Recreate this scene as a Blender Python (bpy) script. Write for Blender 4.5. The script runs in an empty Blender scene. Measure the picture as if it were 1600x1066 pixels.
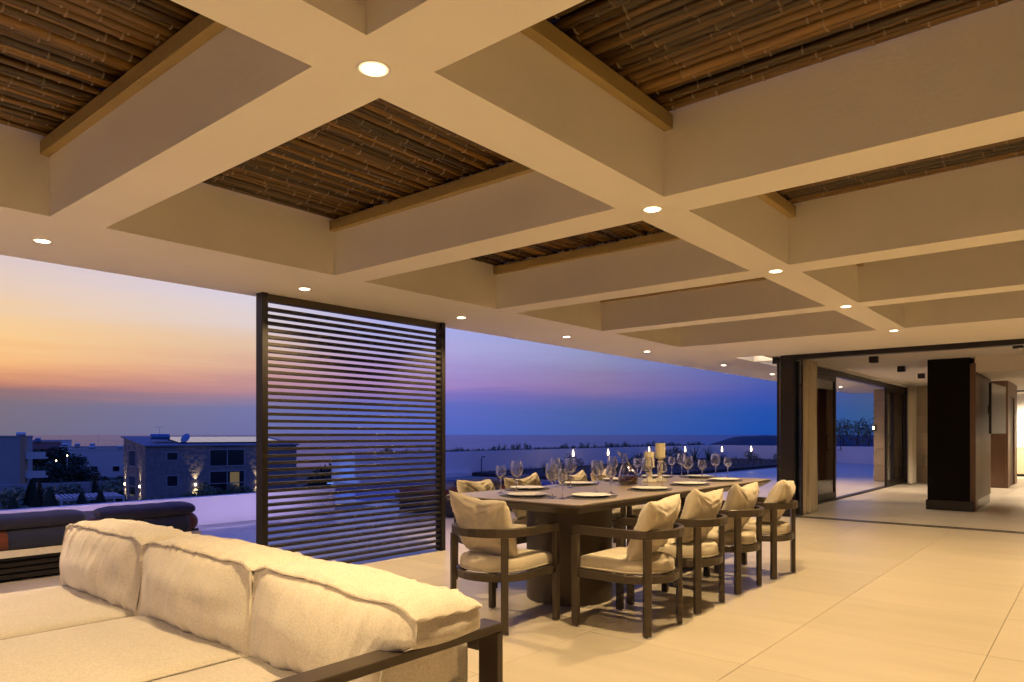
import bpy, bmesh, math, random
from mathutils import Vector, Matrix, noise
rnd = random.Random(7)
C = bpy.context.scene.collection
SC = bpy.context.scene
R = math.radians
# ------------------------------------------------------------------ camera
cam = bpy.data.objects.new('camera', bpy.data.cameras.new('camera')); C.objects.link(cam)
SC.camera = cam
cam.location = (0, 0, 1.25)
cam.rotation_euler = (R(90), 0, R(39.88 - 90))
cam.data.sensor_width = 36; cam.data.lens = 24.75; cam.data.shift_y = 0.0912
cam.data.clip_start = .05; cam.data.clip_end = 90000
# ------------------------------------------------------------------ dusk sky
W = bpy.data.worlds.new('World'); SC.world = W; W.use_nodes = True
nt = W.node_tree; nt.nodes.clear()
def N(t, typ, **k):
    n = t.nodes.new(typ)
    for a, b in k.items(): setattr(n, a, b)
    return n
def lin(c):
    return tuple(((v / 255) / 12.92 if v / 255 <= .04045 else ((v / 255 + .055) / 1.055) ** 2.4) for v in c) + (1,)
def mth(t, op, a, b=None, clamp=False):
    n = N(t, 'ShaderNodeMath', operation=op, use_clamp=clamp)
    for i, v in enumerate((a, b)):
        if v is None: continue
        if isinstance(v, (int, float)): n.inputs[i].default_value = v
        else: t.links.new(v, n.inputs[i])
    return n.outputs[0]
tc = N(nt, 'ShaderNodeTexCoord'); sep = N(nt, 'ShaderNodeSeparateXYZ'); nt.links.new(tc.outputs['Generated'], sep.inputs[0])
az = mth(nt, 'ARCTAN2', sep.outputs[1], sep.outputs[0])
zc = mth(nt, 'MAXIMUM', sep.outputs[2], 0.0)
# thin cloud streaks stretch the gradient a little along the horizon
mp = N(nt, 'ShaderNodeMapping'); mp.inputs['Scale'].default_value = (2.2, 2.2, 34)
nt.links.new(tc.outputs['Generated'], mp.inputs[0])
nz = N(nt, 'ShaderNodeTexNoise'); nz.inputs['Scale'].default_value = 1.6; nz.inputs['Detail'].default_value = 5; nz.inputs['Roughness'].default_value = .6
nt.links.new(mp.outputs[0], nz.inputs[0])
wob = mth(nt, 'MULTIPLY', mth(nt, 'SUBTRACT', nz.outputs[0], .5), .044)
el = mth(nt, 'MULTIPLY', mth(nt, 'ARCSINE', mth(nt, 'ADD', zc, mth(nt, 'MULTIPLY', wob, mth(nt, 'MULTIPLY', zc, 12, True)))), 180 / math.pi)
elf = mth(nt, 'DIVIDE', el, 90, True)
HI = [(16, (112, 136, 226)), (26, (72, 102, 218)), (45, (50, 86, 216)), (90, (44, 78, 208))]
SKY = [(76, [(0, (112, 106, 126)), (2.0, (120, 110, 125)), (2.7, (146, 112, 113)), (3.2, (192, 130, 110)), (4, (224, 158, 115)), (5, (243, 184, 125)), (6.3, (246, 200, 140)), (8, (237, 201, 160)), (10, (227, 200, 182)), (12, (214, 195, 196))]),
       (60, [(0, (106, 108, 158)), (2.2, (114, 116, 162)), (2.6, (146, 124, 152)), (3.2, (172, 130, 144)), (4.2, (196, 146, 142)), (5.2, (212, 168, 148)), (6.8, (222, 188, 160)), (8.6, (219, 204, 203)), (11, (212, 203, 218))]),
       (51, [(0, (88, 98, 180)), (2.2, (92, 104, 186)), (3.0, (134, 116, 182)), (4.2, (172, 134, 186)), (5.6, (178, 148, 200)), (7.5, (178, 170, 218)), (11, (168, 174, 226))]),
       (44, [(0, (76, 98, 184)), (2.3, (94, 104, 185)), (3.2, (120, 110, 185)), (3.9, (154, 128, 190)), (5.2, (158, 142, 200)), (7, (169, 164, 215)), (9, (156, 168, 225))]),
       (33, [(0, (64, 89, 160)), (1.8, (74, 95, 158)), (2.8, (98, 99, 160)), (3.4, (130, 110, 160)), (4.3, (139, 120, 162)), (5.3, (138, 132, 172)), (7, (143, 150, 192)), (9, (130, 148, 205))]),
       (20, [(0, (26, 74, 164)), (1.9, (38, 79, 167)), (3, (64, 82, 168)), (4.2, (76, 91, 166)), (7, (74, 98, 180))]),
       (13, [(0, (48, 84, 145)), (1.5, (54, 85, 134)), (3.4, (72, 85, 130)), (6, (70, 92, 160))])]
prev = None; pa = None
for a, st in reversed(SKY):
    cr = N(nt, 'ShaderNodeValToRGB'); nt.links.new(elf, cr.inputs[0])
    full = st + [h for h in HI if h[0] > st[-1][0]]
    e = cr.color_ramp.elements
    while len(e) > 1: e.remove(e[0])
    e[0].position = full[0][0] / 90; e[0].color = lin(full[0][1])
    for p, c in full[1:]:
        q = e.new(p / 90); q.color = lin(c)
    if prev is None: prev = cr.outputs[0]
    else:
        fac = mth(nt, 'DIVIDE', mth(nt, 'SUBTRACT', az, R(pa)), R(a - pa), True)
        mx = N(nt, 'ShaderNodeMix', data_type='RGBA'); nt.links.new(fac, mx.inputs[0])
        nt.links.new(prev, mx.inputs[6]); nt.links.new(cr.outputs[0], mx.inputs[7]); prev = mx.outputs[2]
    pa = a
bg = N(nt, 'ShaderNodeBackground'); bg.inputs[1].default_value = 1.0
nt.links.new(prev, bg.inputs[0]); wo = N(nt, 'ShaderNodeOutputWorld'); nt.links.new(bg.outputs[0], wo.inputs[0])
SC.view_settings.view_transform = 'Standard'; SC.view_settings.look = 'None'
SC.view_settings.exposure = 0.08; SC.view_settings.gamma = 1
SC.cycles.use_denoising = True
SC.cycles.max_bounces = 12; SC.cycles.diffuse_bounces = 5; SC.cycles.glossy_bounces = 4
SC.cycles.transmission_bounces = 10; SC.cycles.transparent_max_bounces = 16
SC.cycles.sample_clamp_indirect = 6; SC.cycles.caustics_reflective = False; SC.cycles.caustics_refractive = False
SPOT_W = 190; WARM = (1.0, .69, .335)

# ------------------------------------------------------------------ materials
MATS = {}
def mat(name, col, rough=.6, metal=0, bump=0, bscale=50, var=0, vscale=3, stretch=(1, 1, 1), spec=.5, rand=0, fine=0, coat=0, sheen=0, detail=4, coord='Object'):
    m = bpy.data.materials.new(name); m.use_nodes = True; t = m.node_tree
    b = t.nodes['Principled BSDF']
    b.inputs['Roughness'].default_value = rough; b.inputs['Metallic'].default_value = metal
    b.inputs['Specular IOR Level'].default_value = spec; b.inputs['Coat Weight'].default_value = coat
    if sheen: b.inputs['Sheen Weight'].default_value = sheen
    c = N(t, 'ShaderNodeTexCoord'); mpn = N(t, 'ShaderNodeMapping'); mpn.inputs['Scale'].default_value = stretch
    t.links.new(c.outputs[coord], mpn.inputs[0])
    base = None
    rgb = N(t, 'ShaderNodeRGB'); rgb.outputs[0].default_value = tuple(col) + (1,); cur = rgb.outputs[0]
    oi = None
    if rand:
        oi = N(t, 'ShaderNodeObjectInfo')
        vm = N(t, 'ShaderNodeVectorMath', operation='ADD'); t.links.new(mpn.outputs[0], vm.inputs[0])
        cmb = N(t, 'ShaderNodeCombineXYZ'); r9 = mth(t, 'MULTIPLY', oi.outputs['Random'], 37.0)
        for i in range(3): t.links.new(r9, cmb.inputs[i])
        t.links.new(cmb.outputs[0], vm.inputs[1]); vec = vm.outputs[0]
    else: vec = mpn.outputs[0]
    def scaled(cur, fac):     # multiply colour by a scalar socket
        vv = N(t, 'ShaderNodeVectorMath', operation='SCALE'); t.links.new(cur, vv.inputs[0]); t.links.new(fac, vv.inputs['Scale']); return vv.outputs[0]
    if rand:
        cur = scaled(cur, mth(t, 'ADD', mth(t, 'MULTIPLY', oi.outputs['Random'], 2 * rand), 1 - rand)) if name != 'bamboo' else scaled(cur, mth(t, 'ADD', mth(t, 'MULTIPLY', mth(t, 'POWER', oi.outputs['Random'], 2.4), 1.5), .36))
    if var:
        n = N(t, 'ShaderNodeTexNoise'); n.inputs['Scale'].default_value = vscale; n.inputs['Detail'].default_value = detail; n.inputs['Roughness'].default_value = .62
        t.links.new(vec, n.inputs[0])
        cur = scaled(cur, mth(t, 'ADD', mth(t, 'MULTIPLY', mth(t, 'SUBTRACT', n.outputs[0], .5), 4 * var), 1))
    if fine:
        n2 = N(t, 'ShaderNodeTexNoise'); n2.inputs['Scale'].default_value = vscale * 40; n2.inputs['Detail'].default_value = 2
        t.links.new(vec, n2.inputs[0])
        cur = scaled(cur, mth(t, 'ADD', mth(t, 'MULTIPLY', mth(t, 'SUBTRACT', n2.outputs[0], .5), 4 * fine), 1))
    t.links.new(cur, b.inputs['Base Color'])
    if bump:
        n3 = N(t, 'ShaderNodeTexNoise'); n3.inputs['Scale'].default_value = bscale; n3.inputs['Detail'].default_value = 3
        t.links.new(vec, n3.inputs[0])
        bn = N(t, 'ShaderNodeBump'); bn.inputs['Strength'].default_value = bump; bn.inputs['Distance'].default_value = .01
        t.links.new(n3.outputs[0], bn.inputs['Height']); t.links.new(bn.outputs[0], b.inputs['Normal'])
    MATS[name] = m; return m
plaster = mat('plaster', (.88, .83, .73), .85, bump=.13, bscale=70, var=.03, vscale=1.3)
plaster_ext = mat('exterior_plaster', (.70, .66, .64), .9, bump=.15, bscale=60, var=.03, vscale=1.2)
ceilw = mat('ceiling_paint', (.72, .66, .58), .8, var=.01)
tile = mat('travertine_tile', (.540, .476, .376), .33, bump=.08, bscale=30, var=.085, vscale=2.2, stretch=(2.5, .35, 1), rand=.05, fine=.03, spec=.4)
grout = mat('grout', (.33, .28, .21), .9)
bronze = mat('bronze_metal', (.062, .046, .032), .38, metal=.35, var=.03, vscale=6, bump=.02, bscale=400)
screen_metal = mat('screen_metal', (.026, .022, .020), .45, metal=.2)
black = mat('black_metal', (.016, .013, .012), .42, metal=.2, spec=.4)
blackmat = mat('black_panel_paint', (.0065, .005, .004), .7, spec=.12)
def fabric(name, col, k=1.0):
    m = mat(name, col, .92, var=.03, vscale=5, spec=.2, sheen=.25)
    t = m.node_tree; b = t.nodes['Principled BSDF']
    c = N(t, 'ShaderNodeTexCoord')
    outs = []
    for ax, sc in ((0, (1, .12, .12)), (1, (.12, 1, .12)), (2, (.12, .12, 1))):
        mpn = N(t, 'ShaderNodeMapping'); mpn.inputs['Scale'].default_value = sc; t.links.new(c.outputs['Object'], mpn.inputs[0])
        n = N(t, 'ShaderNodeTexNoise'); n.inputs['Scale'].default_value = 760 * k; n.inputs['Detail'].default_value = 1.5; t.links.new(mpn.outputs[0], n.inputs[0]); outs.append(n.outputs[0])
    s3 = mth(t, 'ADD', mth(t, 'ADD', outs[0], outs[1]), outs[2])
    n5 = N(t, 'ShaderNodeTexNoise'); n5.inputs['Scale'].default_value = 240 * k; n5.inputs['Detail'].default_value = 3; t.links.new(c.outputs['Object'], n5.inputs[0])
    sp = mth(t, 'ADD', s3, mth(t, 'MULTIPLY', n5.outputs[0], 1.0))
    link = b.inputs['Base Color'].links[0].from_socket
    vv = N(t, 'ShaderNodeVectorMath', operation='SCALE'); t.links.new(link, vv.inputs[0])
    t.links.new(mth(t, 'ADD', mth(t, 'MULTIPLY', mth(t, 'SUBTRACT', sp, 2.0), .44), 1), vv.inputs['Scale'])
    t.links.new(vv.outputs[0], b.inputs['Base Color'])
    nf = N(t, 'ShaderNodeTexNoise'); nf.inputs['Scale'].default_value = 26; nf.inputs['Detail'].default_value = 3; t.links.new(c.outputs['Object'], nf.inputs[0])
    hh = mth(t, 'ADD', mth(t, 'MULTIPLY', sp, .10), mth(t, 'MULTIPLY', nf.outputs[0], .12))
    bn = N(t, 'ShaderNodeBump'); bn.inputs['Strength'].default_value = .5; bn.inputs['Distance'].default_value = .006
    t.links.new(hh, bn.inputs['Height']); t.links.new(bn.outputs[0], b.inputs['Normal'])
    return m
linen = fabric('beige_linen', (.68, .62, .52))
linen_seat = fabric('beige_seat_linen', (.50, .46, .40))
linen2 = fabric('cream_chair_fabric', (.56, .49, .37), 1.3)
navy = fabric('navy_towel', (.020, .025, .055))
navy2 = fabric('navy_headrest_fabric', (.022, .023, .048))
rust = fabric('rust_fabric', (.13, .036, .018))
curtain_m = fabric('curtain_fabric', (.58, .52, .40))
batten = mat('pine_batten', (.33, .235, .085), .6, var=.12, vscale=4, stretch=(1, 8, 8), bump=.1, bscale=40, rand=.12)
# bamboo: darker bands by the nodes, streaks along the pole; golden highlights painted in as brighter streaks and poles
bamboo = mat('bamboo', (.105, .054, .012), .24, spec=.38, var=.42, vscale=4, stretch=(1.0, 9, 9), rand=.8, fine=.2, bump=.2, bscale=22)
bamboo_gap_shade = mat('bamboo_gap_shade', (.018, .011, .004), .6)  # near-black copy of the bamboo, paints shade into the gaps between poles
bamboo_node = mat('bamboo_node', (.14, .088, .034), .6, var=.2, vscale=20, rand=.5)
ttop = mat('oak_tabletop', (.33, .27, .205), .40, var=.10, vscale=3.5, stretch=(.35, 7, 7), fine=.05, bump=.06, bscale=30)
porcelain = mat('porcelain', (.86, .82, .74), .45)
matgrey = mat('placemat_grey', (.10, .098, .105), .8, bump=.3, bscale=300)
steel = mat('cutlery_steel', (.55, .53, .5), .25, metal=1)
wax = mat('candle_wax', (.86, .78, .56), .55, var=.03, vscale=10)
wax.node_tree.nodes['Principled BSDF'].inputs['Subsurface Weight'].default_value = .25
wax.node_tree.nodes['Principled BSDF'].inputs['Subsurface Radius'].default_value = (.02, .012, .005)
holder_m = mat('whitewashed_wood', (.66, .61, .52), .6, var=.10, vscale=18, bump=.2, bscale=60)
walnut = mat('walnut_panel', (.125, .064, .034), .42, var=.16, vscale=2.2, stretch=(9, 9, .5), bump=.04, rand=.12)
stone = mat('stone_block', (.36, .29, .205), .75, var=.14, vscale=2.6, stretch=(1, 1, 2.4), fine=.06, bump=.35, bscale=14, rand=.12)
leafm = mat('leaf_green', (.045, .075, .030), .6, rand=.3, var=.1, vscale=2)
leafd = mat('leaf_dark', (.028, .045, .022), .7, rand=.35, var=.15, vscale=1)
leafo = mat('leaf_olive', (.14, .16, .09), .55, rand=.25, var=.15, vscale=3)
bark = mat('bark', (.06, .045, .03), .9, bump=.5, bscale=20)
soil = mat('soil', (.05, .038, .03), .95, bump=.6, bscale=12, var=.15, vscale=3)
landm = mat('dry_land', (.055, .055, .04), .95, var=.25, vscale=.05, bump=.4, bscale=.5)
headm = mat('hazy_headland_scrub', (.03, .05, .075), .95, var=.3, vscale=.02)  # scrub colour shifted to blue, with the distance haze painted in
house_w = mat('white_render', (.50, .48, .46), .9, var=.06, vscale=.4)
house_g = mat('grey_render', (.30, .29, .29), .9, var=.06, vscale=.4)
house_o = mat('ochre_render', (.40, .24, .14), .9)
roof_r = mat('clay_roof', (.20, .07, .045), .8, bump=.5, bscale=6)
darkglass = mat('dark_window_glass', (.012, .014, .02), .12, spec=.6)
pergw = mat('white_slat_paint', (.46, .45, .47), .7)
rubble = mat('rubble_stone', (.25, .22, .22), .9, var=.22, vscale=2.2, rand=.1, bump=.6, bscale=3)
pv = mat('solar_glass', (.03, .035, .055), .18, spec=.8, coat=.3)
metalw = mat('white_metal', (.55, .55, .57), .5)
pooltile = mat('pool_tile', (.09, .22, .50), .4, var=.1, vscale=4)
tvblack = mat('screen_black', (.01, .01, .012), .16, spec=.5)
beigelac = mat('beige_lacquer', (.48, .40, .28), .5)
whitestone = mat('white_quartz', (.72, .70, .66), .35)
wine = mat('red_wine', (.10, .012, .008), .1, coat=.5)
wine.node_tree.nodes['Principled BSDF'].inputs['Transmission Weight'].default_value = .3
def emis(name, col, s):
    m = bpy.data.materials.new(name); m.use_nodes = True; t = m.node_tree; t.nodes.clear()
    e = N(t, 'ShaderNodeEmission'); e.inputs[0].default_value = tuple(col) + (1,); e.inputs[1].default_value = s
    o = N(t, 'ShaderNodeOutputMaterial'); t.links.new(e.outputs[0], o.inputs[0]); return m
led = emis('lamp_glow', (1, .80, .52), 26)
flamem = emis('flame_glow', (1, .68, .30), 11)
torchm = emis('garden_lamp_glow', (1, .72, .36), 14)
farlamp = emis('street_lamp_glow', (1, .75, .45), 12)
roomglow = emis('lit_room_glow', (1, .72, .40), .12)
glass = bpy.data.materials.new('clear_glass'); glass.use_nodes = True
_b = glass.node_tree.nodes['Principled BSDF']; _b.inputs['Transmission Weight'].default_value = 1; _b.inputs['Roughness'].default_value = .035; _b.inputs['IOR'].default_value = 1.55
_b.inputs['Base Color'].default_value = (.97, .97, .96, 1)
_t = glass.node_tree; _lw = N(_t, 'ShaderNodeLayerWeight'); _lw.inputs[0].default_value = .35
_gg = N(_t, 'ShaderNodeBsdfGlossy'); _gg.inputs['Roughness'].default_value = .30; _gg.inputs[0].default_value = (1, 1, 1, 1)
_gm = N(_t, 'ShaderNodeMixShader'); _t.links.new(mth(_t, 'ADD', mth(_t, 'MULTIPLY', mth(_t, 'POWER', _lw.outputs['Facing'], 3), .65), .02, True), _gm.inputs[0])
_t.links.new(_b.outputs[0], _gm.inputs[1]); _t.links.new(_gg.outputs[0], _gm.inputs[2])
_t.links.new(_gm.outputs[0], [q for q in _t.nodes if q.type == 'OUTPUT_MATERIAL'][0].inputs[0])
pane_m = bpy.data.materials.new('window_glass'); pane_m.use_nodes = True
_t = pane_m.node_tree; _t.nodes.clear()
_tr = N(_t, 'ShaderNodeBsdfTransparent'); _tr.inputs[0].default_value = (.80, .83, .82, 1)
_gl = N(_t, 'ShaderNodeBsdfGlossy'); _gl.inputs['Roughness'].default_value = .01
_fr = N(_t, 'ShaderNodeFresnel'); _fr.inputs[0].default_value = 1.55
_mx = N(_t, 'ShaderNodeMixShader'); _o = N(_t, 'ShaderNodeOutputMaterial')
_t.links.new(mth(_t, 'ADD', mth(_t, 'MULTIPLY', _fr.outputs[0], 1.3), .03, True), _mx.inputs[0]); _t.links.new(_tr.outputs[0], _mx.inputs[1]); _t.links.new(_gl.outputs[0], _mx.inputs[2]); _t.links.new(_mx.outputs[0], _o.inputs[0])
tglass = bpy.data.materials.new('thin_glass'); tglass.use_nodes = True
_t = tglass.node_tree; _t.nodes.clear()
_tr = N(_t, 'ShaderNodeBsdfTransparent'); _tr.inputs[0].default_value = (.95, .95, .94, 1)
_gl = N(_t, 'ShaderNodeBsdfGlossy'); _gl.inputs['Roughness'].default_value = .05
_fr = N(_t, 'ShaderNodeLayerWeight'); _fr.inputs[0].default_value = .32
_mx = N(_t, 'ShaderNodeMixShader'); _o = N(_t, 'ShaderNodeOutputMaterial')
_t.links.new(mth(_t, 'ADD', mth(_t, 'MULTIPLY', mth(_t, 'POWER', _fr.outputs['Facing'], 1.5), .95), .06, True), _mx.inputs[0]); _t.links.new(_tr.outputs[0], _mx.inputs[1]); _t.links.new(_gl.outputs[0], _mx.inputs[2]); _t.links.new(_mx.outputs[0], _o.inputs[0])
seam = mat('sea_water', (.012, .035, .07), .16, spec=.6)
_t = seam.node_tree; _c = N(_t, 'ShaderNodeTexCoord'); _m1 = N(_t, 'ShaderNodeMapping'); _m1.inputs['Rotation'].default_value = (0, 0, R(-50)); _m1.inputs['Scale'].default_value = (.010, .0022, 1)
_t.links.new(_c.outputs['Object'], _m1.inputs[0]); _n = N(_t, 'ShaderNodeTexNoise'); _n.inputs['Scale'].default_value = 1; _n.inputs['Detail'].default_value = 9; _n.inputs['Roughness'].default_value = .7
_t.links.new(_m1.outputs[0], _n.inputs[0]); _bn = N(_t, 'ShaderNodeBump'); _bn.inputs['Strength'].default_value = .12; _bn.inputs['Distance'].default_value = 2.5
_t.links.new(_n.outputs[0], _bn.inputs['Height']); _t.links.new(_bn.outputs[0], _t.nodes['Principled BSDF'].inputs['Normal'])
_g = N(_t, 'ShaderNodeBsdfGlossy'); _g.inputs[0].default_value = (.66, .70, .82, 1); _g.inputs['Roughness'].default_value = .14
_d = N(_t, 'ShaderNodeBsdfDiffuse'); _d.inputs[0].default_value = (.015, .06, .16, 1)
_x = N(_t, 'ShaderNodeMixShader'); _t.links.new(mth(_t, 'ADD', mth(_t, 'MULTIPLY', _n.outputs[0], .9), .12, True), _x.inputs[0])
_t.links.new(_bn.outputs[0], _g.inputs['Normal']); _t.links.new(_d.outputs[0], _x.inputs[1]); _t.links.new(_g.outputs[0], _x.inputs[2])
_t.links.new(_x.outputs[0], [q for q in _t.nodes if q.type == 'OUTPUT_MATERIAL'][0].inputs[0])
poolw = mat('pool_water', (.015, .13, .52), .05, spec=.5, bump=.12, bscale=2)

# ------------------------------------------------------------------ mesh helpers
class MB:
    def __init__(s): s.v = []; s.f = []; s.mi = []
    def add(s, v, f, M=None, mi=0):
        o = len(s.v)
        s.v += [tuple(M @ Vector(p)) if M else tuple(p) for p in v]
        s.f += [tuple(i + o for i in q) for q in f]; s.mi += [mi] * len(f); return s
    def box(s, x0, y0, z0, x1, y1, z1, M=None, mi=0):
        x0, x1 = min(x0, x1), max(x0, x1); y0, y1 = min(y0, y1), max(y0, y1); z0, z1 = min(z0, z1), max(z0, z1)
        v = [(x0, y0, z0), (x1, y0, z0), (x1, y1, z0), (x0, y1, z0), (x0, y0, z1), (x1, y0, z1), (x1, y1, z1), (x0, y1, z1)]
        return s.add(v, [(0, 3, 2, 1), (4, 5, 6, 7), (0, 1, 5, 4), (1, 2, 6, 5), (2, 3, 7, 6), (3, 0, 4, 7)], M, mi)
    def prism(s, poly, z0, z1, M=None, mi=0):
        n = len(poly)
        v = [(x, y, z0) for x, y in poly] + [(x, y, z1) for x, y in poly]
        f = [tuple(range(n))[::-1], tuple(range(n, 2 * n))] + [(i, (i + 1) % n, (i + 1) % n + n, i + n) for i in range(n)]
        return s.add(v, f, M, mi)
    def lathe(s, prof, seg=24, M=None, mi=0, cap=True):
        v = []; f = []
        for r, z in prof:
            for k in range(seg):
                a = 2 * math.pi * k / seg; v.append((r * math.cos(a), r * math.sin(a), z))
        for i in range(len(prof) - 1):
            for k in range(seg):
                a, b = i * seg + k, i * seg + (k + 1) % seg
                f.append((a, b, b + seg, a + seg))
        if cap:
            if prof[0][0] > 1e-4: f.append(tuple(range(seg))[::-1])
            if prof[-1][0] > 1e-4: f.append(tuple(range((len(prof) - 1) * seg, len(prof) * seg)))
        return s.add(v, f, M, mi)
    def tube(s, pts, rad, seg=8, M=None, mi=0, closed=False):
        v = []; f = []; n = len(pts); pts = [Vector(p) for p in pts]
        if not hasattr(rad, '__len__'): rad = [rad] * n
        for i, p in enumerate(pts):
            d = (pts[(i + 1) % n] - pts[i - 1]) if closed else (pts[min(i + 1, n - 1)] - pts[max(i - 1, 0)])
            d.normalize(); u = d.cross(Vector((0, 0, 1)))
            if u.length < .05: u = d.cross(Vector((0, 1, 0)))
            u.normalize(); w = d.cross(u)
            for k in range(seg):
                a = 2 * math.pi * k / seg; v.append(p + (u * math.cos(a) + w * math.sin(a)) * rad[i])
        for i in range(n if closed else n - 1):
            for k in range(seg):
                a, b = i * seg + k, i * seg + (k + 1) % seg; c, d2 = ((i + 1) % n) * seg + k, ((i + 1) % n) * seg + (k + 1) % seg
                f.append((a, b, d2, c))
        if not closed: f += [tuple(range(seg)), tuple(range((n - 1) * seg, n * seg))[::-1]]
        return s.add(v, f, M, mi)
    def strip(s, pts, hw, z0, z1, closed=False, mi=0):
        """flat bar of half width hw following a plan path"""
        n = len(pts); L = []; Rr = []
        for i in range(n):
            a = Vector(pts[(i - 1) % n] if closed or i else pts[0]); b = Vector(pts[(i + 1) % n] if closed or i < n - 1 else pts[-1])
            d = (b - a).normalized(); nn = Vector((-d.y, d.x)); p = Vector(pts[i]); L.append(p + nn * hw); Rr.append(p - nn * hw)
        v = []
        for i in range(n): v += [(L[i].x, L[i].y, z0), (Rr[i].x, Rr[i].y, z0), (Rr[i].x, Rr[i].y, z1), (L[i].x, L[i].y, z1)]
        f = []
        for i in range(n if closed else n - 1):
            a = i * 4; b = ((i + 1) % n) * 4
            f += [(a + j, a + (j + 1) % 4, b + (j + 1) % 4, b + j) for j in range(4)]
        if not closed: f += [(0, 1, 2, 3), ((n - 1) * 4 + 3, (n - 1) * 4 + 2, (n - 1) * 4 + 1, (n - 1) * 4)]
        return s.add(v, f, None, mi)
    def mesh(s, name, mats, smooth=False, bevel=0, angle=35, seg=1, merge=False):
        me = bpy.data.meshes.new(name); me.from_pydata(s.v, [], s.f)
        for m in (mats if isinstance(mats, (list, tuple)) else [mats]): me.materials.append(m)
        me.polygons.foreach_set('material_index', s.mi)
        bm = bmesh.new(); bm.from_mesh(me)
        if merge: bmesh.ops.remove_doubles(bm, verts=bm.verts, dist=1e-5)
        bmesh.ops.recalc_face_normals(bm, faces=bm.faces)
        if bevel:
            ed = [e for e in bm.edges if len(e.link_faces) == 2 and e.calc_face_angle(0) > R(30)]
            bmesh.ops.bevel(bm, geom=ed, offset=bevel, segments=seg, affect='EDGES', clamp_overlap=True)
        bm.to_mesh(me); bm.free()
        if smooth:
            me.shade_smooth(); me.set_sharp_from_angle(angle=R(angle))
        return me
    def build(s, name, mats, parent=None, **k):
        return ob(name, s.mesh(name, mats, **k), parent)
def ob(name, me, parent=None, loc=None, rz=0):
    o = bpy.data.objects.new(name, me); C.objects.link(o)
    if parent is not None: o.parent = parent
    if loc is not None: o.location = loc
    if rz: o.rotation_euler[2] = rz
    return o
def empty(name, loc=(0, 0, 0), rz=0):
    o = ob(name, None, None, loc, rz); o.empty_display_size = .1; return o
def tag(o, label=None, cat=None, group=None, kind=None):
    if label: o['label'] = label
    if cat: o['category'] = cat
    if group: o['group'] = group
    if kind: o['kind'] = kind
    return o
def struct(o): o['kind'] = 'structure'; return o
def kids(o): return [c for c in bpy.data.objects if c.parent is o]
def copy_tree(o, parent=None, loc=None, rz=None, label=None):
    ch = CH.get(o.name)
    if ch is None:
        ch = CH[o.name] = kids(o)
    c = o.copy(); C.objects.link(c)
    if parent is not None: c.parent = parent
    if loc is not None: c.location = loc
    if rz is not None: c.rotation_euler[2] = rz
    if label: c['label'] = label
    for k in ch: copy_tree(k, c)
    return c
CH = {}
def area_lamp(name, parent, loc, rot, sx, sy, w, col):
    l = bpy.data.lights.new(name, 'AREA'); l.shape = 'RECTANGLE'; l.size = sx; l.size_y = sy; l.energy = w; l.color = col
    o = bpy.data.objects.new(name, l); C.objects.link(o); o.parent = parent; o.location = loc; o.rotation_euler = rot; return o
def spot_lamp(name, parent, loc, rot, w, col, size=130, blend=.6, rad=.03):
    l = bpy.data.lights.new(name, 'SPOT'); l.energy = w; l.color = col; l.spot_size = R(size); l.spot_blend = blend; l.shadow_soft_size = rad
    o = bpy.data.objects.new(name, l); C.objects.link(o); o.parent = parent; o.location = loc; o.rotation_euler = rot; return o
def in_view(x, y, pad=.1):
    d = x * .7674 + y * .6412; r = x * .6412 - y * .7674
    return d > .3 and abs(r / d) < .727 + pad

S = 2.455
# ------------------------------------------------------------------ floor
POOL = (8.4, 10.1, 15.2, 13.7)
SLX0, SLX1, SLY0, SLY1 = -6.0, 33.2, -6.2, 15.8
DIAG = [(9.98, 13.7), (15.2, 13.7), (15.2, 15.8), (11.45, 15.8)]
fl = MB()
for a in ((SLX0, SLY0, SLX1, 9.48), (7.2, 9.48, SLX1, 10.1), (7.2, 10.1, 8.4, 13.7), (15.2, 10.1, SLX1, SLY1)): fl.box(a[0], a[1], -.35, a[2], a[3], -.006)
fl.box(SLX0, 9.48, -.35, 7.2, 9.6, -.006)
fl.prism(DIAG, -.35, -.006)
floor = struct(fl.build('floor', grout))
tx0, ty0, px_, py_ = 4.775 - 1.035 * 12, .49 - 7, 1.035, 1.0
tl = []
for i in range(46):
    for j in range(23):
        x, y = tx0 + i * px_, ty0 + j * py_
        x1, y1 = min(x + px_, SLX1), min(y + py_, SLY1); x0, y0 = max(x, SLX0), max(y, SLY0)
        if x1 - x0 < .1 or y1 - y0 < .1: continue
        if x0 < 7.2 and y1 > 9.6:
            if x1 <= 7.2 or y0 < 9.6: y1 = 9.6
            else: x0 = 7.2
            if y1 - y0 < .1: continue
        if y1 > 13.7 and x0 < 15.2:
            if y0 < 13.7: y1 = 13.7
            elif x1 > 15.2: x0 = 15.2
            elif x0 > 11.5: pass
            else: continue
        if x1 > POOL[0] and x0 < POOL[2] and y1 > POOL[1] and y0 < POOL[3]:
            if x0 < POOL[0]: x1 = POOL[0]
            elif x1 > POOL[2]: x0 = POOL[2]
            elif y0 < POOL[1]: y1 = POOL[1]
            elif y1 > POOL[3]: y0 = POOL[3]
            else: continue
        if x1 - x0 < .1 or y1 - y0 < .1: continue
        tl.append((x0, y0, x1, y1))
def vis(t):
    cx, cy = (t[0] + t[2]) / 2, (t[1] + t[3]) / 2
    return (0 if in_view(cx, cy) else 1, math.hypot(cx, cy))
tl.sort(key=vis)
tmesh = {}
rest = MB()
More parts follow.
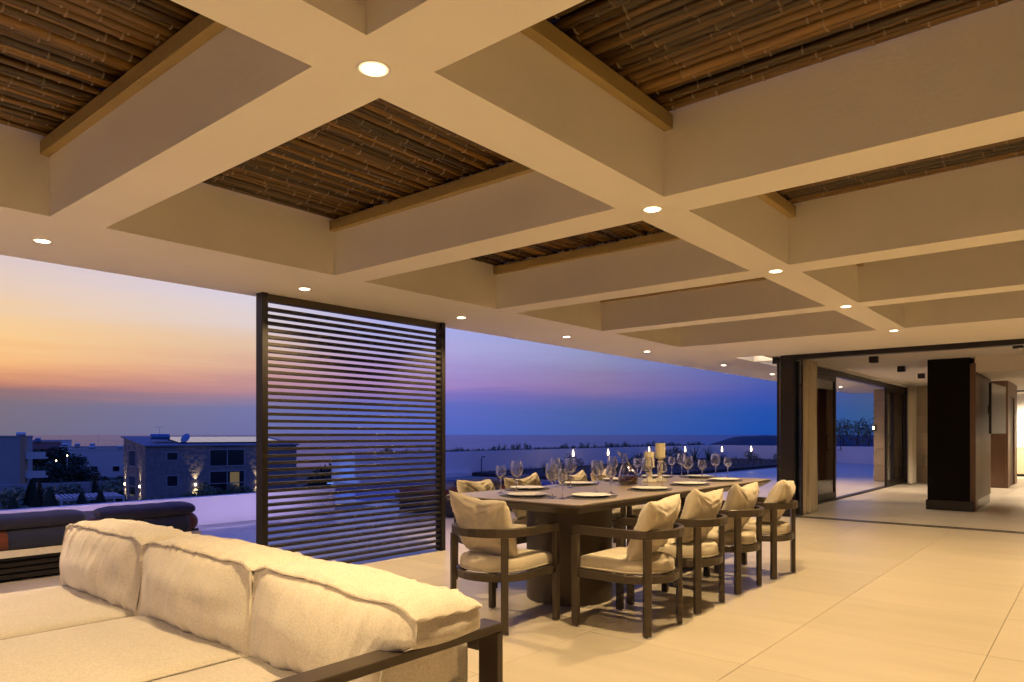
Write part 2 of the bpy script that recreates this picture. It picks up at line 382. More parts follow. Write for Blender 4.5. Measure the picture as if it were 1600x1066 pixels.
for k, (x0, y0, x1, y1) in enumerate(tl):
    w, d = round(x1 - x0, 3), round(y1 - y0, 3)
    if k < 296:
        if (w, d) not in tmesh:
            tmesh[(w, d)] = MB().box(-w / 2 + .0014, -d / 2 + .0014, -.012, w / 2 - .0014, d / 2 - .0014, 0).mesh('floor_tile', tile, bevel=.0006)
        ob('floor_tile', tmesh[(w, d)], floor, ((x0 + x1) / 2, (y0 + y1) / 2, 0))
    else: rest.box(x0 + .002, y0 + .002, -.012, x1 - .002, y1 - .002, 0)
tag(rest.build('distant_tiles', tile, floor), kind='stuff')

# ------------------------------------------------------------------ pergola slab with openings
LX = [1.49 + 1.885 * k for k in range(-4, 0)] + [1.49, 3.375, 5.24, 7.11, 9.10]
HB = .14
cellsX = [(LX[i] + HB, LX[i + 1] - HB) for i in range(8)]
YA, YB, YC = (1.98, 4.46), (-1.24, 1.70), (-4.46, -1.52)
holes = [(a, b, *Y) for a, b in cellsX for Y in (YA, YB, YC)]
sky_holes = [(10.74, 11.52, 3.99, 4.40)] + [(11.52 + .18 + .94 * k, 11.52 + .94 * (k + 1), 3.99, 4.40) for k in range(10)]
def slab(name, x0, x1, y0, y1, z0, z1, holes, m):
    X = sorted({x0, x1} | {h[0] for h in holes} | {h[1] for h in holes}); Y = sorted({y0, y1} | {h[2] for h in holes} | {h[3] for h in holes})
    X = [x for x in X if x0 <= x <= x1]; Y = [y for y in Y if y0 <= y <= y1]
    b = MB(); solid = {}
    for i in range(len(X) - 1):
        for j in range(len(Y) - 1):
            cx, cy = (X[i] + X[i + 1]) / 2, (Y[j] + Y[j + 1]) / 2
            solid[i, j] = not any(h[0] < cx < h[1] and h[2] < cy < h[3] for h in holes)
    for (i, j), sld in solid.items():
        if not sld: continue
        a, c, d, e = X[i], X[i + 1], Y[j], Y[j + 1]
        b.add([(a, d, z0), (a, e, z0), (c, e, z0), (c, d, z0)], [(0, 1, 2, 3)]); b.add([(a, d, z1), (c, d, z1), (c, e, z1), (a, e, z1)], [(0, 1, 2, 3)])
        for ni, nj, p, q in ((i - 1, j, (a, d), (a, e)), (i + 1, j, (c, e), (c, d)), (i, j - 1, (c, d), (a, d)), (i, j + 1, (a, e), (c, e))):
            if not solid.get((ni, nj), False):
                b.add([(*p, z0), (*q, z0), (*q, z1), (*p, z1)], [(0, 1, 2, 3)])
    return b.build(name, m, merge=True)
ZT = S + .52
struct(slab('ceiling', -6.05, 10.70, -6.2, 5.66, S, ZT, holes, plaster))
struct(slab('door_head_ceiling', 10.70, 10.95, -6.2, 3.93, S, ZT, [], plaster))
struct(slab('canopy_ceiling', 10.70, 22.4, 3.95, 5.66, S, ZT, sky_holes, plaster))
for k in (0, 1, 2):
    h = sky_holes[k]; e = empty('cove_light', ((h[0] + h[1]) / 2, h[3] - .03, S + .30)); tag(e, ['warm light strip inside the soffit slot nearest the table', 'warm light strip inside the second soffit slot', 'warm light strip inside the third soffit slot'][k], 'strip light', 'light strips in the soffit slots')
    MB().box(-.34, -.01, -.015, .34, .02, .015).build('profile', whitestone, e); area_lamp('strip_lamp', e, (0, -.02, 0), (R(-60), 0, 0), .6, .02, 5, (1, .82, .55))
# bamboo canopies ---------------------------------------------------------
def pole_mesh(L, r):
    pts = []; rad = []; mi = []
    x = 0; nx = rnd.uniform(.05, .25); seg = 8
    b = MB(); prof = [(0, r)]
    nodes = []
    while nx < L - .03:
        nodes.append(nx); nx += rnd.uniform(.20, .34)
    for q in nodes: prof += [(q - .012, r * .99), (q - .003, r * 1.08), (q + .001, r * 1.12), (q + .005, r * 1.0), (q + .010, r * 1.0), (q + .10, r * .97)]
    prof += [(L, r)]
    prof = [p for i, p in enumerate(prof) if i == 0 or p[0] > prof[i - 1][0] + .001]
    wob = rnd.uniform(-.003, .003)
    v = []; f = []; mis = []
    for x, rr in prof:
        for k in range(seg):
            a = 2 * math.pi * k / seg
            v.append((x - L / 2, rr * math.cos(a) + wob * math.sin(x * 2.2), rr * math.sin(a) + .002 * math.sin(x * 3 + wob * 900)))
    for i in range(len(prof) - 1):
        isn = any(abs((prof[i][0] + prof[i + 1][0]) / 2 - q) < .0032 for q in nodes)
        for k in range(seg):
            a, c = i * seg + k, i * seg + (k + 1) % seg; f.append((a, c, c + seg, a + seg)); mis.append(1 if isn else 0)
    f += [tuple(range(seg))[::-1], tuple(range((len(prof) - 1) * seg, len(prof) * seg))]; mis += [0, 0]
    b.v = v; b.f = f; b.mi = mis
    return b.mesh('bamboo_pole', [bamboo, bamboo_node], smooth=True, angle=60)
LA = cellsX[5][1] - cellsX[5][0] - .01; LB = YB[1] - YB[0] - .01
poA = [(pole_mesh(1.58, r), r) for r in (.016, .018, .022, .024, .017, .023, .019, .026)]
poB = [(pole_mesh(2.92, r), r) for r in (.016, .019, .022, .025, .018, .027)]
clabelsA = {4: 'dark bamboo roof panel between the first and second ceiling lights of the near row',
            3: 'dark bamboo roof panel at the upper left corner of the photo',
            5: 'bamboo roof panel behind the second ceiling light of the near row',
            6: 'narrow sliver of bamboo roof panel left of the third near row light', 7: 'bamboo roof panel nearest the glass doors on the terrace side'}
clabelsB = {4: 'large bamboo roof panel at the upper right corner with its poles running sideways',
            3: 'bamboo roof panel over the centre top with poles running sideways', 5: 'long thin bamboo roof panel at the right edge below the large one',
            6: 'bamboo roof panel hidden mostly behind the third cross beam on the right', 7: 'bamboo roof panel nearest the glass doors on the house side'}
ZB = S + .405
def canopy(cx, Y, along_x, label, show):
    x0, x1 = cx; e = empty('bamboo_panel', ((x0 + x1) / 2, (Y[0] + Y[1]) / 2, ZB)); tag(e, label, 'bamboo panel', 'bamboo roof panels in the pergola openings')
    ox, oy = e.location.x, e.location.y
    if along_x:
        for s, xx in ((1, x1 - .028), (-1, x0 + .028)):
            MB().box(xx - .022 - ox, Y[0] + .004 - oy, -.078, xx + .026 - ox if s > 0 else xx + .022 - ox, Y[1] - .004 - oy, -.002).build('batten', batten, e, bevel=.003)
        p = Y[0] + .015
        while p < Y[1] - .02:
            me, r = rnd.choice(poA); p += r
            o = ob('bamboo_pole', me, e, ((x1 - .79 - (x0 + x1) / 2 if show else 0) + rnd.uniform(-.012, .002), p - oy, r + rnd.uniform(0, .022)))
            o.rotation_euler = (rnd.uniform(0, 6.28), rnd.uniform(-.005, .005), rnd.uniform(-.009, .009) + (math.pi if rnd.random() < .5 else 0)); p += r * 1.05
    else:
        for s, yy in ((1, Y[1] - .03), (-1, Y[0] + .03)):
            MB().box(x0 + .004 - ox, yy - .024 - oy, -.078, x1 - .004 - ox, yy + .026 - oy, -.002).build('batten', batten, e, bevel=.003)
        p = x0 + .015
        while p < x1 - .02:
            me, r = rnd.choice(poB); p += r
            o = ob('bamboo_pole', me, e, (p - ox, rnd.uniform(-.008, .008), r + rnd.uniform(0, .022)))
            o.rotation_euler = (rnd.uniform(0, 6.28), 0, R(90) + rnd.uniform(-.010, .010) + (math.pi if rnd.random() < .5 else 0)); p += r * 1.05
    # loose second layer of poles that closes the gaps from above, too mixed to count
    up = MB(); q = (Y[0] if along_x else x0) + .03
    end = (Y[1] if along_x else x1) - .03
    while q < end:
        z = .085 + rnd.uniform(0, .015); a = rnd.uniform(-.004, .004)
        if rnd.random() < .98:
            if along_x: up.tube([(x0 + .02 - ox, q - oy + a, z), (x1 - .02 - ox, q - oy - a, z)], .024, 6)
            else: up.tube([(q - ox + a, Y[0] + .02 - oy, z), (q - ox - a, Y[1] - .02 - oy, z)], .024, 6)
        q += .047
    tag(up.build('upper_poles', bamboo_gap_shade, e, smooth=True), kind='stuff')
for k in (3, 4, 5, 6, 7): canopy(cellsX[k], YA, True, clabelsA[k], True)
for k in (3, 4, 5, 6, 7): canopy(cellsX[k], YB, False, clabelsB[k], True)
for k in (0, 1, 2):     # openings behind the camera
    for Y, ax in ((YA, True), (YB, False), (YC, False)):
        b = MB().box(cellsX[k][0], Y[0], ZB, cellsX[k][1], Y[1], ZB + .05); o = b.build('reed_cover', bamboo); tag(o, 'reed cover over a pergola opening behind the viewer', 'roof cover', 'reed covers behind the viewer')
ORD0 = ['first', 'second', 'third', 'fourth', 'fifth']
for k in range(3, 8):
    b = MB().box(cellsX[k][0], YC[0], ZB, cellsX[k][1], YC[1], ZB + .05); o = b.build('reed_cover', bamboo); tag(o, 'reed cover over a pergola opening right of the frame, ' + ORD0[k - 3] + ' from the near side', 'roof cover', 'reed covers right of the frame')

# ------------------------------------------------------------------ ceiling downlights
dl = empty('ceiling_downlight'); tag(dl, 'x', 'ceiling light', 'round recessed ceiling lights')
MB().lathe([(.047, .0), (.056, -.003), (.058, .0)], 32, cap=False).build('trim_ring', whitestone, dl, smooth=True)
MB().lathe([(.001, -.0015), (.038, -.0015)], 32, cap=False).build('diffuser', led, dl)
MB().lathe([(.038, -.0015), (.047, -.001)], 32, cap=False).build('halo_ring', emis('warm_ring_glow', (1, .66, .30), 2.2), dl)  # self-glowing ring added as the warm halo round the lamp
spot_lamp('spot_lamp', dl, (0, 0, -.02), (0, 0, 0), SPOT_W, WARM, 119, .70, .016)
OR1 = ['largest round ceiling light at the beam crossing near the upper left', 'round ceiling light at the second beam crossing, above the middle of the table',
       'round ceiling light at the third beam crossing towards the glass doors', 'round ceiling light at the fourth beam crossing towards the glass doors',
       'round ceiling light at the last beam crossing before the glass doors']
OR2 = ['round light in the outer soffit at the far left edge of the photo', 'round light in the outer soffit just above the slatted screen', 'round light in the outer soffit just right of the slatted screen',
       'fourth round light from the left along the outer soffit', 'round light in the outer soffit over the far wall, fifth from the left', 'round light in the outer soffit left of the narrow slot opening',
       'last small round light in the soffit beside the dark door jamb']
first = True
def place_dl(x, y, label, z=S):
    global first
    if first: dl.location = (x, y, z); dl['label'] = label; first = False; return dl
    return copy_tree(dl, loc=(x, y, z), label=label)
for i, x in enumerate((1.49, 3.375, 5.24, 7.11, 9.12)):
    place_dl(x, 1.84, OR1[i]); place_dl(x, 5.06, OR2[i])
place_dl(11.79, 5.04, OR2[5]); place_dl(14.16, 5.04, OR2[6])
place_dl(16.6, 5.04, 'round soffit light seen through the open glass door'); place_dl(19.0, 5.04, 'farthest round soffit light, beside the stone pier outside')
for i, x in enumerate((-2.28, -.395)):
    for y in (1.84, 5.06): place_dl(x, y, 'round ceiling light behind the viewer')
for i, x in enumerate((-.395, 1.49, 3.375, 5.24, 7.11, 9.12)): place_dl(x, -1.38, 'round ceiling light on the house side, out of frame, ' + ['first', 'second', 'third', 'fourth', 'fifth', 'sixth'][i] + ' from the near side')

# ------------------------------------------------------------------ slatted screen
scr = empty('slatted_screen', (3.21, 5.48, 0)); tag(scr, 'tall dark metal screen of horizontal slats standing at the terrace edge', 'screen')
for x in (0, 2.115):
    MB().box(x, -.05, 0, x + .055, .05, S - .001).build('post', black if x else black, scr, bevel=.002)
MB().box(.055, -.02, S - .07, 2.115, .03, S - .002).build('header_rail', bronze, scr, bevel=.001)
slm = MB().box(0, -.030, -.0130, 2.058, .030, .0130).mesh('slat', screen_metal, bevel=.0015)
z = .045
while z < S - .10: ob('slat', slm, scr, (.056, 0, z)); z += .0600

# ------------------------------------------------------------------ terrace walls, pool
struct(MB().box(-6, 9.5, -6.5, 6.9, 9.60, .378).build('parapet_wall', plaster_ext))
MB().box(-6, 9.49, .378, 6.905, 9.61, .39).build('parapet_coping_trim', plaster_ext, bpy.data.objects['parapet_wall'], bevel=.002)
far = struct(MB().box(11.3, 14.7, -.3, 33.2, 14.9, .73).box(11.3, 14.9, -.3, 11.5, 15.7, .73).box(32.6, 2.0, -.3, 32.8, 14.698, .73).build('planter_wall', plaster_ext))
struct(MB().box(11.5, 14.9, 0, 33.2, 15.7, .68).box(32.8, 2, 0, 34.2, 14.9, .68).build('planter_soil_ground', soil))
struct(MB().box(11.3, 14.52, 0, 15.6, 14.7, .12).build('wall_step', plaster_ext))
# raised blue basin end wall left of the far wall
struct(MB().prism([(SLX0, SLY0), (SLX1, SLY0), (SLX1, SLY1), (11.46, SLY1), (9.99, 13.71), (7.21, 13.71), (7.21, 9.48), (SLX0, 9.48)], -6.5, -.36).build('podium_floor', plaster_ext))
pl = MB(); x0, y0, x1, y1 = POOL
pl.box(x0 - .1, y0 - .1, -.352, x1 + .1, y1 + .1, -.34)
struct(pl.build('pool_floor', pooltile))
pw = struct(MB().add([(x0, y0, -.05), (x1, y0, -.05), (x1, y1, -.05), (x0, y1, -.05)], [(0, 1, 2, 3)]).build('pool_water', poolw))
pe = empty('pool_light', (10.75, 15.0, .003)); tag(pe, 'blue deck light beside the end of the far wall', 'pool light')
MB().lathe([(.001, .02), (.07, .02), (.08, .0)], 20).build('lens', emis('pool_lamp_glow', (.15, .35, 1), 1), pe)
area_lamp('pool_lamp', pe, (.02, 0, .06), (0, R(-115), 0), .5, .3, 3.2, (.05, .22, 1))
# planting bed with low edge
bed = [(15.5, 9.9), (22.4, 9.62), (27.3, 9.42), (32.6, 8.9), (32.6, 14.69), (15.5, 14.69)]
struct(MB().prism(bed, .002, .10).build('planting_bed_ground', soil))
# lavender wall washers let into the deck
for i, x in enumerate((1.2, 3.3, 5.4)):
    e = empty('deck_uplight', (x, 8.9, .003)); tag(e, ['recessed violet deck light washing the low wall, left one', 'recessed violet deck light washing the low wall behind the loungers', 'recessed violet deck light beside the slatted screen'][i], 'deck light', 'violet lights along the low wall')
    MB().box(-.16, -.035, 0, .16, .035, .008).build('housing', metalw, e, bevel=.002)
    MB().box(-.14, -.02, .0085, .14, .02, .011).build('lens', emis('violet_glow', (.55, .40, 1), .35), e)
    area_lamp('wash_lamp', e, (0, .02, .03), (R(180 - 40), 0, 0), 1.9, .05, [5, 5.5, 7][i], [(.95, .62, 1), (.85, .6, 1), (.6, .5, 1.0)][i])

# ------------------------------------------------------------------ glazed corner of the house
XW = 10.9
df = empty('sliding_door_frame', (XW, 3.7, 0)); tag(df, 'black metal frame of the wide opening into the house, no door across it', 'door frame')
MB().box(0, -.14, 0, .10, .055, 2.384).build('jamb', black, df, bevel=.003)
MB().box(0, -9.0, 2.385, .16, .055, 2.4545).build('head_rail', black, df, bevel=.003)
tr = MB()
for k in range(3): tr.box(.02 + k * .05, -9.0, .001, .035 + k * .05, -.14, .012)
tr.build('floor_track', steel, df)
MB().box(.0, -9.0, .0008, .17, -.141, .004).build('track_channel', blackmat, df)
sp = empty('folded_glass_doors', (11.02, 3.7, 0)); tag(sp, 'stack of dark framed glass doors slid back against the corner jamb', 'glass door')
for k in range(3):
    MB().box(.0 + k * .05, -.235 + k * .03, .02, .035 + k * .05, -.215 + k * .03, 2.38).build('stile', black, sp)
    MB().box(.012 + k * .05, -.214 + k * .03, .03, .022 + k * .05, .12, 2.37).build('pane', pane_m, sp)
sd = empty('side_glass_wall', (11.1, 3.85, 0)); tag(sd, 'long run of tall framed glass panels along the terrace side of the house', 'glass wall')
MB().box(0, 0, 2.36, 9.3, .10, 2.4545).build('head_rail', black, sd, bevel=.003)
MB().box(0, 0, .0, 9.3, .10, .03).build('sill_rail', black, sd)
def panel(x0, x1, y, name='glass_panel'):
    b = MB(); w = .085
    b.box(x0, y, .03, x0 + w, y + .045, 2.36); b.box(x1 - w, y, .03, x1, y + .045, 2.36); b.box(x0 + w, y, .03, x1 - w, y + .045, .15); b.box(x0 + w, y, 2.26, x1 - w, y + .045, 2.36)
    f = b.build(name, black, sd)
    MB().box(x0 + w, y + .018, .15, x1 - w, y + .026, 2.26).build('pane', pane_m, f)
    return f
for a, b_, y in ((.05, 1.62, .002), (1.55, 3.30, .05)):
    f = panel(a, b_, y)
h = panel(7.25, 9.2, .002)
for fx in (3.2, 7.36):
    MB().tube([(fx, -.01, .95), (fx, -.06, .95), (fx, -.06, 1.22), (fx, -.01, 1.22)], .011, 8).build('handle', black, sd, smooth=True)
MB().box(9.3, -.02, 0, 9.42, .12, 2.4545).build('end_post', black, sd)
# interior shell
ic = struct(slab('interior_ceiling', 10.95, 30.2, -6.2, 3.95, 2.50, 2.95, [], ceilw))
struct(MB().box(10.95, 3.78, 2.455, 20.4, 3.83, 2.497).build('curtain_track_trim', ceilw))
struct(MB().box(13.52, -6, 2.26, 15.6, 1.555, 2.499).build('bulkhead_ceiling', ceilw))
struct(MB().box(30.0, -6.2, 0, 30.2, 3.9, 2.95).build('interior_back_wall', ceilw))
struct(MB().box(-6.0, -6.2, 0, 30.0, -6.0, 2.455).build('house_wall', plaster))
# stone clad walls: every block its own part
def blocks(root, x0, x1, y0, y1, z1, faces_len_axis):
    h = .43; z = 0; r = 0
    while z < z1 - .02:
        zz = min(z + h, z1)
        L0, L1 = (y0, y1) if faces_len_axis == 'y' else (x0, x1)
        p = L0; cut = [.95, .5][r % 2]
        while p < L1 - .01:
            q = min(p + (cut if p == L0 else .95), L1)
            if L1 - q < .15: q = L1
            j = rnd.uniform(0, .006)
            if faces_len_axis == 'y': MB().box(x0 - j, p + .003, z + .004, x1, q - .003, zz - .004).build('stone_block', stone, root, bevel=.004)
            else: MB().box(p + .003, y0 - j, z + .004, q - .003, y1, zz - .004).build('stone_block', stone, root, bevel=.004)
            p = q
        z = zz; r += 1
sw = struct(MB().box(20.66, 2.0, 0, 21.0, 3.86, 2.49).build('stone_wall', grout)); blocks(sw, 20.6, 20.655, 2.0, 3.86, 2.49, 'y')
sp2 = tag(MB().box(20.66, 4.40, 0, 21.1, 4.60, 2.45).build('stone_pier', grout), 'pier of large travertine blocks holding up the roof outside the open glass door', 'pier')
blocks(sp2, 20.6, 20.655, 4.36, 4.64, 2.45, 'y')
wl = empty('wall_lantern', (20.58, 4.60, 1.42)); tag(wl, 'small lit lamp on the edge of the stone pier in front of the hedge', 'wall lamp')
MB().box(-.01, -.03, -.08, .02, .03, .08).build('bracket', black, wl); MB().lathe([(.001, -.04), (.02, -.04), (.02, .04), (.001, .04)], 12, Matrix.Translation((-.05, .03, 0))).build('globe', flamem, wl)
# curtains
def curtain(x0, x1, y, z1, folds, label, amp=.05):
    b = MB(); n = folds * 8; v = []; f = []
    for lv, z in enumerate((.02, .05, .8, 1.6, z1)):
        for i in range(n + 1):
            t = i / n; a = amp * (1 + .25 * math.sin(i * .7)) * (1.15 if lv == 0 else 1)
            v.append((x0 + (x1 - x0) * t + .01 * math.sin(i * 1.3 + lv), y + a * math.sin(t * folds * 2 * math.pi) + .006 * math.sin(lv * 2 + i), z))
    for l in range(4):
        for i in range(n): a = l * (n + 1) + i; f.append((a, a + 1, a + n + 2, a + n + 1))
    b.add(v, f); o = b.build('curtain', curtain_m, smooth=True, angle=180)
    md = o.modifiers.new('thick', 'SOLIDIFY'); md.thickness = .004
    return tag(o, label, 'curtain', 'floor length curtains at the glass wall')
curtain(11.16, 11.92, 3.55, 2.42, 10, 'gathered beige curtain beside the dark corner jamb')
curtain(19.75, 20.25, 3.62, 2.45, 7, 'pale curtain gathered against the stone wall inside')
# black column with walnut side
bc = empty('clad_column', (13.5, 1.56, 0)); tag(bc, 'wide black panelled column with reddish wood side and dark plinth, inside the house', 'column')
MB().box(0, .06, .16, 2.1, .66, 2.498).build('core', blackmat, bc, bevel=.003)
MB().box(-.03, .0, 0, 2.1, .68, .16).build('plinth', mat('plinth_black', (.02, .016, .014), .25, spec=.5), bc, bevel=.003)
nb = 7
for k in range(nb):
    a = -.005 + k * 2.1 / nb
    MB().box(a + .002, -.012 if k else -.02, .005 if k == 0 else .162, a + 2.1 / nb - .002, .058, 2.498 if k else 2.4).build('wood_panel', walnut, bc, bevel=.003)
tv = empty('wall_television', (14.2, 1.40, 1.26)); tag(tv, 'flat television on a swivel arm at the wood side of the black column', 'television')
tv.rotation_euler[2] = R(-3)
MB().box(0, 0, 0, 1.45, .035, .86).build('casing', black, tv, bevel=.004)
MB().box(.012, -.003, .012, 1.438, -.0005, .848).build('screen', tvblack, tv)
MB().box(.6, .036, .35, .75, .14, .5).build('wall_arm', black, tv)
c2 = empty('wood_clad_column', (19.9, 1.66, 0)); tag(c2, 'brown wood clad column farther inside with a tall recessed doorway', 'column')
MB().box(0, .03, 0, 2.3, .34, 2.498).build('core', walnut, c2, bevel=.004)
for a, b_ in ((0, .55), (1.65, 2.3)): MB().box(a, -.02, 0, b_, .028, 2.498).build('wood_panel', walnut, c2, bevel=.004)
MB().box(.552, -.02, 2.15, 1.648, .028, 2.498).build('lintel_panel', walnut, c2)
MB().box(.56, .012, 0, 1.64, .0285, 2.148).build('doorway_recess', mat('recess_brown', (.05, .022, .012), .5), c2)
# kitchen at the far end
kc = empty('kitchen_counter', (25.6, -3, 0)); tag(kc, 'pale kitchen counter at the far end of the room', 'kitchen counter')
MB().box(0, 0, .08, .65, 5.4, .86).build('cabinet', beigelac, kc); MB().box(-.02, -.02, .862, .66, 5.42, .90).build('worktop', whitestone, kc, bevel=.003)
MB().box(.04, .02, 0, .6, 5.38, .08).build('toe_kick', black, kc)
bs = struct(MB().box(26.5, -6, 0, 26.7, 1.99, 2.499).build('kitchen_wall', whitestone))
for i in range(5):
    o = MB().lathe([(.001, 0), (.05, 0), (.06, .04), (.03, .09), (.035, .12)], 14).build(['kitchen_jar', 'kitchen_bowl'][i % 2], [steel, porcelain, black][i % 3], smooth=True); o.location = (25.8 + .05 * (i % 3), .9 + i * .28, .901)
    tag(o, ['small steel jar at the near end of the kitchen counter', 'white bowl on the kitchen counter', 'black jar in the middle of the kitchen counter', 'steel bowl on the kitchen counter', 'white jar at the edge of the kitchen counter'][i], 'jar')
rail = empty('track_lights', (24.6, .6, 2.38)); tag(rail, 'short black track with small spotlights under the kitchen ceiling', 'track light')
MB().box(-.02, 0, .08, .02, 1.5, .118).build('track', black, rail)
for k in range(4):
    MB().lathe([(.001, -.02), (.03, -.02), (.03, .08), (.001, .08)], 12, Matrix.Translation((0, .2 + k * .35, 0))).build('spot_head', black, rail)
    spot_lamp('spot_lamp', rail, (0.05, .2 + k * .35, -.03), (0, R(-38), 0), 240, (1, .80, .55), 100, .6, .05)
cl = empty('cube_spotlight'); tag(cl, 'x', 'spotlight', 'black cube ceiling spotlights')
MB().box(-.06, -.06, -.10, -.052, .06, 0).box(.052, -.06, -.10, .06, .06, 0).box(-.052, -.06, -.10, .052, -.052, 0).box(-.052, .052, -.10, .052, .06, 0).box(-.052, -.052, -.03, .052, .052, 0).build('housing', black, cl)
MB().lathe([(.001, -.04), (.04, -.04), (.04, -.031)], 20).build('lens', led, cl)
spot_lamp('spot_lamp', cl, (0, 0, -.105), (0, 0, 0), 55, (1, .80, .56), 90, .7, .03)
CL = [(12.4, 2.79, 'black cube spotlight on the ceiling nearest the curtain'), (14.5, 2.8, 'middle black cube spotlight of the row beside the glass wall'), (16.5, 2.82, 'farthest black cube spotlight, just left of the black column'),
      (11.55, .84, 'black cube spotlight at the right edge of the photo')]
for i, (x, y, l) in enumerate(CL):
    if i == 0: cl.location = (x, y, 2.5); cl['label'] = l
    else: copy_tree(cl, loc=(x, y, 2.5), label=l)
for i, (x, y) in enumerate([(16.6, .75), (18.4, .75), (20.2, .75), (22, .75), (23.8, .75), (18.6, 2.82), (13.2, -1.8), (16.5, -1.8)]):
    q = copy_tree(dl, loc=(x, y, 2.499), label='round ceiling light inside the house, ' + ['beside the black column', 'beyond the black column', 'before the brown column', 'beside the brown column', 'before the kitchen', 'near the stone wall', 'right of the opening', 'right of the black column'][i]); q['group'] = 'ceiling lights inside the house'
    for c_ in q.children:
        if c_.type == 'LIGHT':
            if i == 0: white2 = c_.data.copy(); white2.color = (1, .80, .57); white2.energy = 230; white2.spot_size = R(88)
            c_.data = white2

# ------------------------------------------------------------------ cushions
def fbm(p, s): return noise.noise(Vector(p) * s)
def sofa_cushion(seed, dims, shape, n=(22, 84, 20)):
    """box cushion with swelling faces, gathered creases along the seams and a stitched flange; shape() maps unit box to place"""
    nx, ny, nz_ = n; b = MB(); v = []; f = []; idx = {}
    def vert(i, j, k):
        key = (i, j, k)
        if key in idx: return idx[key]
        u = Vector((2 * i / nx - 1, 2 * j / ny - 1, 2 * k / nz_ - 1))
        p = shape(u, seed); idx[key] = len(v); v.append(p); return idx[key]
    for i in range(nx):
        for j in range(ny):
            f.append((vert(i, j, 0), vert(i, j + 1, 0), vert(i + 1, j + 1, 0), vert(i + 1, j, 0))); f.append((vert(i, j, nz_), vert(i + 1, j, nz_), vert(i + 1, j + 1, nz_), vert(i, j + 1, nz_)))
    for i in range(nx):
        for k in range(nz_):
            f.append((vert(i, 0, k), vert(i + 1, 0, k), vert(i + 1, 0, k + 1), vert(i, 0, k + 1))); f.append((vert(i, ny, k), vert(i, ny, k + 1), vert(i + 1, ny, k + 1), vert(i + 1, ny, k)))
    for j in range(ny):
        for k in range(nz_):
            f.append((vert(0, j, k), vert(0, j, k + 1), vert(0, j + 1, k + 1), vert(0, j + 1, k))); f.append((vert(nx, j, k), vert(nx, j + 1, k), vert(nx, j + 1, k + 1), vert(nx, j, k + 1)))
    b.add(v, f); return b
